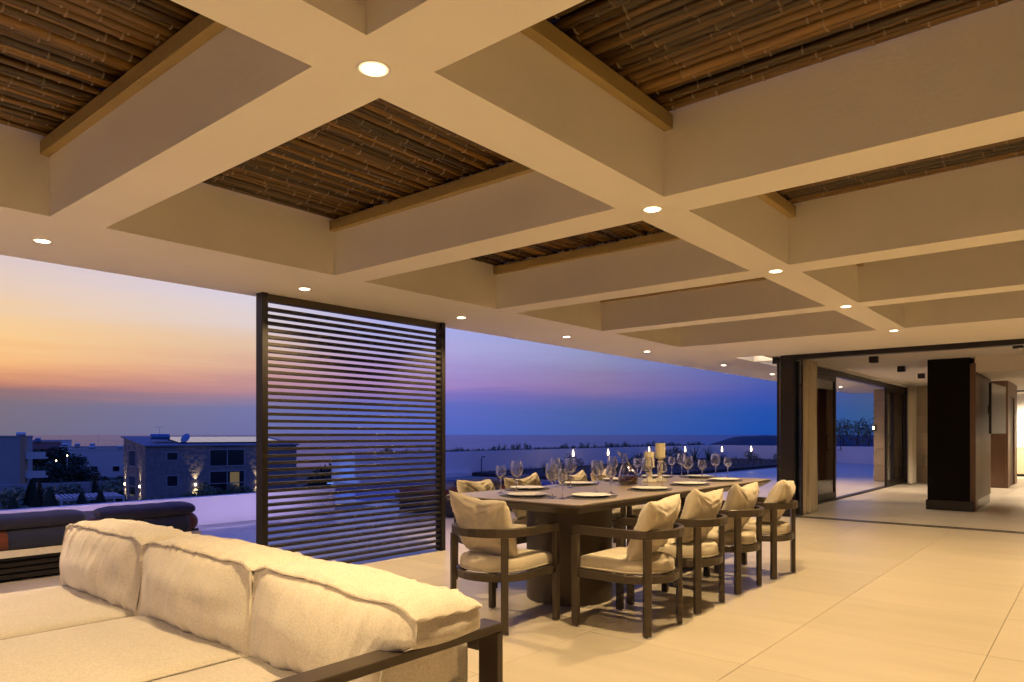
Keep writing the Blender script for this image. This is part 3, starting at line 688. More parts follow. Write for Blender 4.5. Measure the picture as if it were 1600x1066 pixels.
def make_back_cushion(y0, y1, seed, right_end, label):
    w = (y1 - y0) / 2; yc = (y0 + y1) / 2
    def shape(u, sd):
        x, y, z = u
        def puff(a, c): return max(0, (1 - a * a) * (1 - c * c)) ** .62
        px = x * .165 + (1 if x > 0 else -1) * (abs(x) > .999) * puff(y, z) * .05
        if x < -.999: px = -.165 - puff(y, z) * .078
        py = y * (w - .003 - .010 * abs(z) ** 6 * (z > 0)) + (math.copysign(1, y) if abs(y) > .999 else 0) * puff(x, z) * .03
        pz = z * .165 + (math.copysign(1, z) if abs(z) > .999 else 0) * puff(x, y) * (.044 if z > 0 else .02) - (.034 * abs(y) ** 9 if z > .5 else 0)
        # gathered creases running away from the seams
        e = 1 - min(1, (1 - abs(z)) * 1.9) if abs(x) > .999 else (1 - min(1, (1 - abs(x)) * 1.6) if abs(z) > .999 else 0)
        cr = noise.noise(Vector((sd, y * 8 + .6 * z, z * .6 + x * .8))) * .017 + noise.noise(Vector((sd + 9, y * 17 + z, x + z * .9))) * .011
        cr *= .35 + .65 * e; cr *= (1 - abs(y) ** 6) 
        if x < -.999: px -= cr
        elif x > .999: px += cr
        if abs(z) > .999: pz += cr * .55 * math.copysign(1, z)
        lump = noise.noise(Vector((y * 2 + sd * 3, z * 1.5, x * 1.5)))
        px += lump * .016; pz += noise.noise(Vector((y * 2.4 + sd, x * 2, 5))) * .014
        # corners pulled out into ears, edges sag between
        cn = (abs(y) ** 5) * (abs(z) ** 3)
        pz += .014 * cn * math.copysign(1, z); pz -= .016 * (1 - y * y) * (z < -.5) * 0
        # lean back and set in place
        topx = (pz + .165) / .33
        px = px * (1.04 - .22 * max(0, min(1, topx)))
        X = 1.565 + px + .0 * topx; Z = .588 + pz - (px + .165) * .05 * topx
        Y = yc + py
        if right_end:        # squeezed between the frame at the foot, spilling over the arm at the top
            t = max(0, min(1, (Z - .58) / .07)); lim = 1.685 * (1 - t) + (1.555) * t
            Z -= .042 * ((1 - y) / 2) ** 1.6 * max(0, min(1, topx))
            if y < 0: Y = yc + py + (lim - (yc - w)) * (abs(y) ** 2.5)
        return (X, Y, Z)
    b = sofa_cushion(seed, None, shape)
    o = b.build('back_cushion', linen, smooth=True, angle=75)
    tag(o, label, 'cushion', 'big back cushions of the sofa')
    # flange along the seam loops
    fb = MB()
    def loop(pts, outs):
        n_ = len(pts); v = []; f = []
        for i, (p, d) in enumerate(zip(pts, outs)):
            p = Vector(p); d = Vector(d).normalized()
            w_ = .016 + .003 * noise.noise(Vector((i * .23, seed, 2))); a = Vector((0, 0, 1)).cross(d)
            dd = d + Vector((0, 0, (.30 * noise.noise(Vector((i * .22, seed, 7))) - .1)))
            t = (Vector(pts[(i + 1) % n_]) - Vector(pts[i - 1])).normalized(); nn = t.cross(dd).normalized() * .0035
            q = p + dd * w_; r_ = p - d * .006
            v += [r_ + nn, q + nn, q - nn, r_ - nn]
        for i in range(n_):
            a = i * 4; c = ((i + 1) % n_) * 4
            f += [(a + j, a + (j + 1) % 4, c + (j + 1) % 4, c + j) for j in range(4)]
        fb.add(v, f)
    for zz in (1, -1):
        seq = []
        m = 64; m2 = 20
        for i in range(m): seq.append((-1, -1 + 2 * i / m))
        for i in range(m2): seq.append((-1 + 2 * i / m2, 1))
        for i in range(m): seq.append((1, 1 - 2 * i / m))
        for i in range(m2): seq.append((1 - 2 * i / m2, -1))
        pts = [shape(Vector((a, c, zz * .9999)), seed) for a, c in seq]
        outs = [(a * (abs(a) > .99), c * .7 * (abs(c) > .99), .55 * zz) for a, c in seq]
        loop(pts, outs)
    for sy in (-1, 1):      # upright seams at the front corners
        v = []; f = []; m = 16
        for i in range(m + 1):
            p = Vector(shape(Vector((-1, sy * .9999, -1 + 2 * i / m)), seed)); d = Vector((-1, sy * .8, 0)).normalized(); nn = Vector((-d.y, d.x, 0)) * .0035
            q = p + d * (.013 + .004 * noise.noise(Vector((i * .5, seed, sy)))); r_ = p - d * .006
            v += [r_ + nn, q + nn, q - nn, r_ - nn]
        for i in range(m): a = i * 4; c = a + 4; f += [(a + j, a + (j + 1) % 4, c + (j + 1) % 4, c + j) for j in range(4)]
        fb.add(v, f)
    fb.build('seam_flange', linen, o, smooth=True, angle=70)
    return o
make_back_cushion(3.435, 4.42, 3.1, False, 'beige linen back cushion at the far left end of the sofa')
make_back_cushion(2.465, 3.42, 8.7, False, 'beige linen back cushion in the middle of the sofa')
make_back_cushion(1.50, 2.45, 14.2, True, 'beige linen back cushion beside the metal arm, its end resting on the arm')
# sofa
sf = empty('sofa', (.9, 3.0, 0)); tag(sf, 'low beige linen sofa in a flat dark bronze metal frame, seen from behind its arm', 'sofa')
def rel(b, *a): return b.box(a[0] - .9, a[1] - 3.0, a[2], a[3] - .9, a[4] - 3.0, a[5])
rel(MB(), .1, 1.585, .57, 1.85, 1.675, .60).build('arm', bronze, sf, bevel=.003)
rel(MB(), 1.82, 1.585, .0, 1.85, 1.675, .569).build('leg', bronze, sf, bevel=.003)
rel(MB(), .1, 1.585, .0, .13, 1.675, .569).build('leg', bronze, sf, bevel=.003)
rel(MB(), 1.82, 4.43, .0, 1.85, 4.52, .569).build('leg', bronze, sf, bevel=.003)
rel(MB(), .1, 4.43, .0, .13, 4.52, .40).build('leg', bronze, sf, bevel=.003)
rel(MB(), 1.82, 1.676, .49, 1.85, 4.42, .569).build('back_rail', bronze, sf, bevel=.003)
rel(MB(), .1, 1.676, .12, 1.819, 4.42, .17).build('base_frame', bronze, sf, bevel=.003)
def seat_block(x0, y0, z0, x1, y1, z1, name, m, seed, puff=.02, rad=.035, n=(26, 22, 6)):
    cx, cy, cz = (x0 + x1) / 2, (y0 + y1) / 2, (z0 + z1) / 2; hx, hy, hz = (x1 - x0) / 2, (y1 - y0) / 2, (z1 - z0) / 2
    def shape(u, sd):
        x, y, z = u
        P = [x * hx, y * hy, z * hz]
        H = (hx, hy, hz)
        q = [max(-H[i] + rad, min(H[i] - rad, P[i])) for i in range(3)]; d = Vector([P[i] - q[i] for i in range(3)])
        if d.length > 1e-6: d = d.normalized() * rad
        P = [q[i] + d[i] for i in range(3)]
        if z > .99: P[2] += puff * max(0, (1 - x ** 4) * (1 - y ** 4)) + noise.noise(Vector((x * 2, y * 2, sd))) * .006
        return (cx + P[0] - .9, cy + P[1] - 3.0, cz + P[2])
    return sofa_cushion(seed, None, shape, n).build(name, m, sf, smooth=True, angle=60)
def piping(pts, r, parent, name='piping', m=None, closed=True):
    return MB().tube(pts, r, 6, closed=closed).build(name, m or linen_seat, parent, smooth=True)
for i, (a, b_) in enumerate(((1.69, 2.475), (2.485, 3.435), (3.445, 4.43))):
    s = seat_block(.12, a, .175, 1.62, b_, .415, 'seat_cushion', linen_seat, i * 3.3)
    pp = []
    for (x, y) in ((.14, a + .012), (1.60, a + .012), (1.60, b_ - .012), (.14, b_ - .012)):
        pp.append((x, y))
    path = []
    for q in range(4):
        p0, p1 = pp[q], pp[(q + 1) % 4]
        for t in range(12): path.append((p0[0] + (p1[0] - p0[0]) * t / 12 - .9, p0[1] + (p1[1] - p0[1]) * t / 12 - 3.0, .409))
    piping(path, .0055, s)
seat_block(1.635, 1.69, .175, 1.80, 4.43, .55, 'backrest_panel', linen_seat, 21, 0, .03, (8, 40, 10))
piping([(1.635 - .9, 1.683 - 3, .19), (1.630 - .9, 1.683 - 3, .54)], .005, sf, 'panel_seam', closed=False)

# ------------------------------------------------------------------ dining table
tb = empty('dining_table', (5.42, 3.15, 0)); tag(tb, 'long dining table with pale wood top, dark bronze edge and two round drum legs', 'dining table')
def rrect(hx, hy, r, n=6):
    o = []
    for cx, cy, a0 in ((hx - r, hy - r, 0), (-hx + r, hy - r, 90), (-hx + r, -hy + r, 180), (hx - r, -hy + r, 270)):
        for k in range(n + 1): a = R(a0 + 90 * k / n); o.append((cx + r * math.cos(a), cy + r * math.sin(a)))
    return o
TZ = .80
MB().prism(rrect(1.72, .60, .05), TZ - .008, TZ).build('tabletop', ttop, tb, bevel=.002)
b = MB(); o1, o2 = rrect(1.728, .608, .055), rrect(1.66, .54, .04); n = len(o1)
v = [(x, y, TZ - .009) for x, y in o1] + [(x, y, TZ - .022) for x, y in o1] + [(x, y, TZ - .070) for x, y in o2]
f = [tuple(range(n))] + [(i, (i + 1) % n, n + (i + 1) % n, n + i) for i in range(n)] + [(n + i, n + (i + 1) % n, 2 * n + (i + 1) % n, 2 * n + i) for i in range(n)] + [tuple(range(2 * n, 3 * n))[::-1]]
b.add(v, f); b.build('edge_frame', bronze, tb)
for x in (-.96, .96):
    MB().lathe([(.325, 0), (.33, .006), (.33, TZ - .071)], 48, Matrix.Translation((x, 0, 0)), cap=True).build('drum_leg', bronze, tb, smooth=True)

# ------------------------------------------------------------------ dining chairs
ch = empty('dining_armchair'); tag(ch, 'x', 'armchair', 'dark bronze armchairs round the dining table')
def upath(hw, yf, yc, rb, n=14):
    p = [(hw, yf), (hw, yc + .05)]
    for k in range(n + 1): a = R(180 * k / n); p.append((hw * math.cos(a), yc - rb * math.sin(a)))
    p += [(-hw, yc + .05), (-hw, yf)]
    return p
MB().strip(upath(.275, .27, -.06, .27), .0165, .605, .66).build('arm_rail', bronze, ch, bevel=.003)
MB().strip(upath(.262, .262, -.05, .245) , .0165, .325, .375).build('seat_rail', bronze, ch, bevel=.003)
MB().box(-.245, .235, .325, .245, .262, .372).build('front_rail', bronze, ch, bevel=.002)
for x, y, top in ((.275, .252, .604), (-.275, .252, .604)):
    MB().box(x - .018, y - .024, .006, x + .018, y + .024, top).build('leg', bronze, ch, bevel=.003)
for s in (1, -1):
    M = Matrix.Translation((s * .213, -.238, 0)) @ Matrix.Rotation(s * R(38), 4, 'Z')
    MB().box(-.024, -.017, .006, .024, .017, .604, M).build('leg', bronze, ch, bevel=.003)
g = MB()
for x, y in ((.275, .252), (-.275, .252), (.215, -.258), (-.215, -.258)): g.lathe([(.012, 0), (.012, .006)], 8, Matrix.Translation((x, y, 0)))
g.build('foot_glides', metalw, ch)
# seat pad
b = MB(); ring = [(.243, .245)] + [(.243, .05)] + [(.243 * math.cos(R(a)), -.05 - .225 * math.sin(R(a))) for a in range(0, 181, 12)] + [(-.243, .05), (-.243, .245)]
rr = []
cx, cy = 0, 0.0
for i in range(len(ring)):
    p, q = ring[i], ring[(i + 1) % len(ring)]
    for t in range(3): rr.append((p[0] + (q[0] - p[0]) * t / 3, p[1] + (q[1] - p[1]) * t / 3))
lay = [(.97, .376), (1.0, .382), (1.015, .405), (1.015, .43), (.99, .448), (.93, .460), (.75, .468), (.4, .472), (.0, .473)]
n = len(rr); v = []; f = []
for s_, z_ in lay:
    for k, (x, y) in enumerate(rr): v.append((x * s_, y * s_, z_ + (.004 * noise.noise(Vector((x * 9, y * 9, 1))) if z_ > .44 else 0)))
for l in range(len(lay) - 1):
    for k in range(n): a = l * n + k; c = l * n + (k + 1) % n; f.append((a, c, c + n, a + n))
f.append(tuple(range(n))[::-1]); b.add(v, f)
pad = b.build('seat_pad', linen2, ch, smooth=True, angle=70)
MB().tube([(x * 1.018, y * 1.018, .388) for x, y in rr], .0045, 5, closed=True).build('piping', linen2, pad, smooth=True)
chairs = [(4.06, 2.37, 0, 'nearest dining armchair along the near side of the table, by its corner'),
          (4.79, 2.39, 1, 'second dining armchair along the near side of the table'), (5.55, 2.40, -1, 'third dining armchair along the near side of the table'),
          (6.31, 2.38, -3, 'last dining armchair on the near side, in front of the dark door jamb'),
          (3.56, 3.07, -90 + 3, 'dining armchair at the head of the table, next to the sofa'),
          (4.56, 4.02, 180, 'dining armchair on the far side of the table, nearest the slatted screen'), (5.26, 4.04, 180, 'second dining armchair on the far side of the table'),
          (6.04, 4.03, 181, 'third dining armchair on the far side, behind the jug'), (6.74, 4.04, 179, 'last dining armchair on the far side of the table')]
def pillow_mesh(seed, hw=.252, hh=.218, th=.075, dent=.055):
    b = MB(); n = 44; v = []; f = []
    for side in (1, -1):
        for i in range(n + 1):
            for j in range(n + 1):
                x, z = 2 * i / n - 1, 2 * j / n - 1
                t = max(0, (1 - abs(x) ** 2.6) * (1 - abs(z) ** 2.6)) ** .55
                X = hw * x * (1 - .04 * (1 - z * z) - .045 * x * x * z ** 6) * (1 - .07 * (z < 0) * z * z); Z = hh * z * (1 - .02 * (1 - x * x) - .045 * z * z * x ** 6)
                Z -= dent * (1 - x * x) ** 1.3 * max(0, z) ** 2; Z += .022 * x * max(0, z) * math.sin(seed * 3)
                # creases radiating from the corners and the pinch
                r_ = math.hypot(abs(x) - 1, abs(z) - 1); ang = math.atan2(1 - abs(z), 1 - abs(x))
                cr = .019 * noise.noise(Vector((ang * 7 + seed + (x > 0) * 5, r_ * 1.3, (z > 0) * 3.0))) * max(0, 1 - r_ / 1.3) * 2
                cr += .007 * noise.noise(Vector((x * 2.1, z * 2.1, seed * 1.7 + side))) + .006 * noise.noise(Vector((x * 5 + z * 3, z * 2.5 - x * 2, seed + side * 2)))
                pin = max(0, 1 - abs(x + .15 * math.sin(seed)) * 5) * max(0, z) * .016
                Y = side * (th * t) + (side * cr - side * pin) * min(1, t * 2)
                v.append((X, Y, Z + hh))
    N1 = (n + 1) ** 2
    for i in range(n):
        for j in range(n):
            a = i * (n + 1) + j; f.append((a, a + 1, a + n + 2, a + n + 1)); f.append((N1 + a, N1 + a + n + 1, N1 + a + n + 2, N1 + a + 1))
    b.add(v, f); return b.mesh('chair_pillow', linen2, smooth=True, angle=100, merge=True)
pill = [pillow_mesh(s, dent=d, th=t) for s, d, t in ((1.3, .03, .078), (4.2, .045, .074), (7.7, .05, .08), (2.9, .02, .082), (5.5, .03, .07))]
Lp = ['pale pillow leaning in the nearest right hand armchair', 'pale pillow in the second near side armchair', 'pale pillow with a deep middle dip in the third near side armchair', 'creased pale pillow in the last near side armchair by the door jamb',
      'wide pale pillow in the armchair at the head of the table by the sofa', 'pale pillow showing above the table corner nearest the screen', 'pale pillow showing behind the small and large wine glasses on the far side',
      'pale pillow corners showing behind a far side plate', 'pale pillow corner showing behind the jug']
for i, (x, y, rz, l) in enumerate(chairs):
    if i == 0: ch.location = (x, y, 0); ch.rotation_euler[2] = R(rz); ch['label'] = l; c = ch
    else: c = copy_tree(ch, loc=(x, y, 0), rz=R(rz), label=l)
    p = ob('chair_pillow', pill[i % 5]); tag(p, Lp[i], 'pillow', 'loose back pillows of the dining armchairs')
    tilt = R([24, 20, 19, 26, 22][i % 5]); yaw = R(rz + [6, -3, 2, 10, -4][i % 5])
    M = Matrix.Translation((x, y, .462)) @ Matrix.Rotation(R(rz), 4, 'Z') @ Matrix.Translation((rnd.uniform(-.02, .02), -.085, 0)) @ Matrix.Rotation(yaw - R(rz), 4, 'Z') @ Matrix.Rotation(tilt, 4, 'X') @ Matrix.Rotation(R([-6, 4, -3, 8, 2][i % 5]), 4, 'Y')
    p.matrix_world = M

# ------------------------------------------------------------------ table setting
def wineglass_mesh(h, r, bowl, angular):
    st = h - bowl
    out = [(.001, .0), (.036, .0), (.037, .0015), (.020, .0045), (.006, .009), (.0038, .02), (.0035, st - .012), (.006, st - .003)]
    if angular: pr = [(.45, .10), (.80, .26), (.98, .38), (1.0, .42), (.93, .60), (.84, .82), (.78, 1.0)]
    else: pr = [(.42, .05), (.72, .16), (.92, .32), (1.0, .46), (.97, .64), (.87, .84), (.80, 1.0)]
    outer = out + [(r * a, st + bowl * c) for a, c in pr]
    inner = [(r * a - .0034, st + bowl * c) for a, c in reversed(pr)] + [(.004, st + .004), (.0005, st + .003)]
    return MB().lathe(outer + inner, 28, cap=False).mesh('wine_glass', glass, smooth=True, angle=50)
gL = wineglass_mesh(.245, .050, .125, False); gS = wineglass_mesh(.210, .042, .098, True)
GL = [(4.08, 3.52, 0, 'small angular wine glass, leftmost on the table'), (4.16, 3.43, 1, 'large wine glass, second from the left on the table'),
      (3.97, 2.95, 1, 'large wine glass standing in front near the table corner'), (4.00, 2.88, 0, 'small wine glass overlapping the large one near the table corner'), (4.87, 3.58, 1, 'large wine glass half hidden behind the one near the table corner'),
      (4.89, 3.44, 1, 'large wine glass standing alone before the first garden lamp'), (4.59, 2.98, 1, 'round large wine glass left of the red wine jug'), (5.51, 3.57, 0, 'small wine glass behind the round one left of the jug'),
      (4.60, 2.86, 0, 'small angular wine glass just left of the jug, in front'), (5.59, 3.46, 1, 'large wine glass behind the small one beside the jug'), (6.20, 3.55, 0, 'small wine glass left of the shorter candle'),
      (5.50, 3.05, 1, 'large wine glass in front of the shorter candlestick'), (5.42, 2.86, 0, 'small wine glass in front of the taller candlestick'), (6.15, 2.98, 1, 'large wine glass right of the tall candle'),
      (6.24, 2.88, 0, 'small angular wine glass, third from the right'), (6.88, 3.52, 0, 'small wine glass in the overlapping pair behind'), (6.91, 3.42, 1, 'large wine glass in the overlapping pair behind'),
      (6.93, 3.05, 1, 'large wine glass, second from the right on the table'), (7.0, 2.95, 0, 'small angular wine glass at the right end of the table')]
for x, y, big, l in GL: tag(ob('wine_glass', gL if big else gS, None, (x, y, TZ + .0005), rnd.uniform(0, 6)), l, 'wine glass', 'empty wine glasses on the dining table')
plm = MB().lathe([(.001, .003), (.07, .002), (.09, .004), (.142, .014), (.145, .017), (.141, .018), (.09, .009), (.001, .008)], 40, cap=False).mesh('plate', porcelain, smooth=True, angle=60)
ov = [(.215 * math.cos(R(a)), .165 * math.sin(R(a))) for a in range(0, 360, 10)]
mm = MB().prism(ov, 0, .003).mesh('placemat', matgrey)
kn = MB().prism([(-.009, -.11), (.009, -.11), (.008, .0), (.010, .03), (.006, .11), (-.004, .115), (-.007, .02)], 0, .003).mesh('table_knife', steel, bevel=.0008)
fk = MB()
fk.prism([(-.008, -.1), (.008, -.1), (.004, -.02), (.004, .03), (.012, .05), (.012, .06), (-.012, .06), (-.012, .05), (-.004, .03), (-.004, -.02)], 0, .003)
for k in range(4): fk.box(-.0115 + k * .0065, .06, 0, -.0085 + k * .0065, .1, .003)
fkm = fk.mesh('dinner_fork', steel)
PL = [(3.99, 3.19, 90, 'at the head of the table near the sofa'), (4.50, 3.60, 180, 'on the far side, nearest the slatted screen'), (4.24, 2.80, 0, 'on the near side by the table corner'), (5.20, 3.58, 180, 'second on the far side'),
      (5.92, 3.60, 180, 'third on the far side, behind the jug'), (5.09, 2.80, 0, 'second on the near side, in front of the candlesticks'), (6.62, 3.58, 180, 'last on the far side'), (5.83, 2.81, 0, 'third on the near side'),
      (6.88, 3.20, -90, 'at the far head of the table'), (6.56, 2.80, 0, 'last on the near side by the table end')]
for x, y, rz, l in PL:
    a = R(rz)
    def off(dx, dy): return (x + dx * math.cos(a) - dy * math.sin(a), y + dx * math.sin(a) + dy * math.cos(a))
    tag(ob('placemat', mm, None, (x, y, TZ + .001), a), 'oval grey placemat ' + l, 'placemat', 'grey placemats on the dining table')
    tag(ob('dinner_plate', plm, None, (x, y, TZ + .0045)), 'white dinner plate ' + l, 'plate', 'white dinner plates on the dining table')
    tag(ob('table_knife', kn, None, (*off(.178, 0), TZ + .0045), a + .05), 'steel knife right of the plate ' + l, 'knife', 'knives beside the plates')
    tag(ob('dinner_fork', fkm, None, (*off(-.180, 0), TZ + .0045), a - .04), 'steel fork left of the plate ' + l, 'fork', 'forks beside the plates')
# jug
jg = empty('wine_jug', (5.46, 3.22, TZ)); tag(jg, 'clear glass jug with slanted spout, a third full of red wine', 'jug')
prof = [(.001, .001), (.072, .001), (.086, .012), (.089, .045), (.084, .085), (.062, .135), (.038, .175), (.030, .205), (.033, .245), (.046, .285)]
def shear(p):   # the neck leans to one side and the rim is cut at a slant
    x, y, z = p; t = max(0, z - .11)
    dx, dy = -.64, .77
    s = .22 * t + .5 * t * t
    z2 = z + (x * dx + y * dy) * .3 * max(0, (z - .2) / .085)
    return (x + dx * s, y + dy * s, z2)
b = MB(); b.lathe(prof + [(r - .0022, z + .0015) for r, z in reversed(prof[2:])] + [(.001, .006)], 36, cap=False); b.v = [shear(p) for p in b.v]
b.build('glass_body', tglass, jg, smooth=True, angle=60)
MB().lathe([(.001, .0075), (.068, .0075), (.0825, .016), (.0855, .045), (.0812, .083), (.001, .083)], 36, cap=False).build('wine', wine, jg, smooth=True, angle=40)
MB().tube([(.045, -.05, .16), (.075, -.085, .19), (.082, -.095, .15), (.07, -.08, .10), (.055, -.065, .088)], .006, 8).build('handle', glass, jg, smooth=True)
# candlesticks and candles
def stick(loc, h, label):
    p = [(.068, 0), (.070, .012), (.060, .022), (.040, .03), (.024, .045), (.020, .06), (.030, .075), (.022, .088), (.027, h * .5), (.031, h * .62), (.018, h - .06), (.030, h - .045), (.018, h - .032), (.026, h - .018), (.052, h - .010), (.054, h)]
    o = MB().lathe(p, 32).build('candlestick', holder_m, smooth=True, angle=45); o.location = loc; return tag(o, label, 'candlestick', 'turned whitewashed candlesticks')
stick((5.88, 3.24, TZ), .155, 'shorter turned whitewashed candlestick beside the jug'); stick((6.06, 3.22, TZ), .235, 'taller turned whitewashed candlestick')
def candle(loc, r, h, lit, label):
    e = empty('pillar_candle', loc); tag(e, label, 'candle', 'thick cream candles')
    MB().lathe([(r * .99, 0), (r, .004), (r, h - .004), (r * .94, h), (r * .8, h - .006), (.001, h - .010)], 32).build('wax', wax, e, smooth=True, angle=50)
    MB().tube([(0, 0, h - .012), (.002, 0, h + .006)], .0012, 6).build('wick', black, e)
    if lit:
        MB().lathe([(.001, h + .004), (.006, h + .014), (.0065, h + .022), (.003, h + .038), (.0005, h + .05)], 12).build('flame', flamem, e, smooth=True)
candle((5.88, 3.24, TZ + .156), .047, .13, True, 'shorter thick cream candle, lit, on the shorter candlestick')
candle((6.06, 3.22, TZ + .236), .047, .13, False, 'taller placed thick cream candle, unlit, on the taller candlestick')

# ------------------------------------------------------------------ loungers
lg = empty('sun_lounger'); tag(lg, 'x', 'sun lounger', 'sun loungers on the open deck')
MB().box(-.48, 0, .215, .48, .05, .275).build('head_rail', holder_m, lg, bevel=.004)
for s in (-1, 1): MB().box(s * .48 - (.04 if s > 0 else 0), .051, .235, s * .48 + (0 if s > 0 else .04), 1.50, .295).build('side_rail', bronze, lg, bevel=.003)
slb = MB().box(-.43, -.03, 0, .43, .03, .02).mesh('slat', walnut)
for k in range(10): ob('slat', slb, lg, (0, .12 + k * .145, .262))
lou = MB().box(-.44, -.008, -.018, .44, .008, .018).mesh('louvre', black)
for k in range(4): ob('louvre', lou, lg, (0, .07, .045 + k * .052))
MB().box(-.46, .15, .03, .46, 1.42, .234).build('plinth', black, lg)  # black block added in place of the shadow beneath the lounger
for x in (-.42, .42):
    for y in (.105,): MB().box(x - .025, y - .025, 0, x + .025, y + .025, .234).build('leg', black, lg, bevel=.003)
def roll(hw, prof, name, m, parent, seedv):
    n = 26; v = []; f = []; P = len(prof)
    for i in range(n + 1):
        t = 2 * i / n - 1; e = 1 - abs(t) ** 10 * .35
        cy = sum(p[0] for p in prof) / P; cz = sum(p[1] for p in prof) / P
        for (y, z) in prof: v.append((hw * t, cy + (y - cy) * e + .006 * noise.noise(Vector((t * 4, y * 9, seedv))), cz + (z - cz) * e + .006 * noise.noise(Vector((t * 4, z * 9, seedv + 4)))))
    for i in range(n):
        for k in range(P): a = i * P + k; c = i * P + (k + 1) % P; f.append((a, c, c + P, a + P))
    f += [tuple(range(P))[::-1], tuple(range(n * P, (n + 1) * P))]
    b = MB(); b.add(v, f); return b.build(name, m, parent, smooth=True, angle=70)
def oval(cy, cz, ry, rz_, rot, n=18, p=2.6):
    o = []
    for k in range(n):
        a = 2 * math.pi * k / n; x = math.copysign(abs(math.cos(a)) ** (2 / p), math.cos(a)) * ry; y = math.copysign(abs(math.sin(a)) ** (2 / p), math.sin(a)) * rz_
        o.append((cy + x * math.cos(rot) - y * math.sin(rot), cz + x * math.sin(rot) + y * math.cos(rot)))
    return o
bk = roll(.475, oval(.18, .380, .19, .095, R(12)), 'backrest', rust, lg, 1)
roll(.47, oval(.92, .36, .62, .065, 0, p=5), 'mattress', rust, lg, 5)
LGS = [(1.98, 7.0, .0, 'rust coloured sun lounger with navy towel at the left edge of the photo'), (2.98, 7.0, 0, 'second rust coloured sun lounger with navy towel, between the sofa cushion and the low wall'),
       (.95, 7.0, 0, 'sun lounger left of the frame'), (7.96, 7.2, 0, 'dark sun lounger seen through the right part of the slatted screen'), (9.0, 7.25, 0, 'sun lounger behind the far dining chairs')]
for i, (x, y, rz, l) in enumerate(LGS):
    if i == 0: lg.location = (x, y, 0); lg['label'] = l
    else: copy_tree(lg, loc=(x, y, 0), rz=0, label=l)
hrm = roll(.44, oval(.13, .510, .14, .052, R(8), p=3.2), 'headrest_roll', navy2, None, 9); hrm.hide_render = False
twm = roll(.30, oval(.175, .380, .205, .106, R(12)), 'draped_towel', navy, None, 13)
for i, (x, y, rz, l) in enumerate(LGS):
    w = ['at the left edge of the photo', 'behind the first sofa cushion', 'left of the frame', 'beyond the slatted screen', 'behind the far dining chairs'][i]
    o = hrm if i == 0 else hrm.copy(); t = twm if i == 0 else twm.copy()
    if i: C.objects.link(o); C.objects.link(t)
    o.location = (x, y, 0); t.location = (x + .10, y, 0)
    tag(o, 'navy bolster headrest lying on the sun lounger ' + w, 'headrest', 'navy headrests'); tag(t, 'navy towel draped over the sun lounger ' + w, 'towel', 'navy towels')

# ------------------------------------------------------------------ plants
ORD = 'first second third fourth fifth sixth seventh eighth ninth tenth eleventh twelfth thirteenth fourteenth fifteenth sixteenth seventeenth eighteenth nineteenth'.split()
ORD += ['twentieth'] + ['twenty ' + w for w in ORD[:9]] + ['thirtieth'] + ['thirty ' + w for w in ORD[:9]] + ['fortieth'] + ['forty ' + w for w in ORD[:9]] + ['fiftieth'] + ['fifty ' + w for w in ORD[:9]] + ['sixtieth'] + ['sixty ' + w for w in ORD[:9]]
def order_key(p): return (p[0] * .6412 - p[1] * .7674) / (p[0] * .7674 + p[1] * .6412)
def ranks(L): o = sorted(range(len(L)), key=lambda i: order_key(L[i])); return {i: ORD[r] for r, i in enumerate(o)}
def blade_clump(seed, n, h, spread, width, m, name='leaf_blades'):
    r_ = random.Random(seed); b = MB()
    for k in range(n):
        a = r_.uniform(0, 6.28); L = h * r_.uniform(.6, 1.1); s = spread * r_.uniform(.3, 1); w = width * r_.uniform(.7, 1.2)
        pts = []; d = Vector((math.cos(a), math.sin(a), 0)); q = Vector((-d.y, d.x, 0))
        for t in (0, .35, .7, 1): pts.append((d * s * t ** 1.4 + Vector((0, 0, L * (t - .25 * t * t * s / max(.05, spread)))), w * (1 - t) + .002))
        v = []
        for p, ww in pts: v += [p + q * ww, p - q * ww]
        b.add(v, [(0, 1, 3, 2), (2, 3, 5, 4), (4, 5, 7, 6)])
    return b.mesh(name, m)
def leaf_cloud(seed, n, blobs, size, m, name='crown'):
    r_ = random.Random(seed); b = MB()
    for k in range(n):
        cx, cy, cz, rx, rz_ = r_.choice(blobs)
        while True:
            p = Vector((r_.uniform(-1, 1), r_.uniform(-1, 1), r_.uniform(-1, 1)))
            if .3 < p.length < 1: break
        p = Vector((cx + p.x * rx, cy + p.y * rx, cz + p.z * rz_))
        u = Vector((r_.gauss(0, 1), r_.gauss(0, 1), r_.gauss(0, .6))).normalized(); w = u.cross(Vector((r_.gauss(0, 1), r_.gauss(0, 1), r_.gauss(0, 1)))).normalized(); s = size * r_.uniform(.5, 1.3)
        b.add([p - u * s, p + w * s * .45, p + u * s, p - w * s * .45], [(0, 1, 2, 3)])
    return b.mesh(name, m)
spk = [blade_clump(s, 16, h, sp_, .012, leafm) for s, h, sp_ in ((1, .28, .16), (2, .36, .22), (3, .22, .2), (4, .42, .18))]
twg = [leaf_cloud(s, 130, [(0, 0, .12, .16, .12), (.12, 0, .2, .1, .14), (-.12, .04, .16, .1, .1)], .035, leafm, 'foliage') for s in (5, 6, 7)]
for k in range(64):
    x = 11.7 + k * .335 + rnd.uniform(-.15, .15); q = rnd.random()
    if x > 33: break
    o = ob('planter_plant', rnd.choice(spk if q < .62 else twg), None, (x, 15.15 + rnd.uniform(-.15, .3), .675), rnd.uniform(0, 6)); s = rnd.uniform(.4, .95) * (.8 if x < 17 else 1); o.scale = (s, s, s)
    tag(o, ('small spiky plant' if q < .62 else 'small leafy plant') + ' on top of the far wall, ' + ORD[k] + ' from the left', 'plant', 'plants along the top of the far wall')
cov = MB(); r_ = random.Random(9)
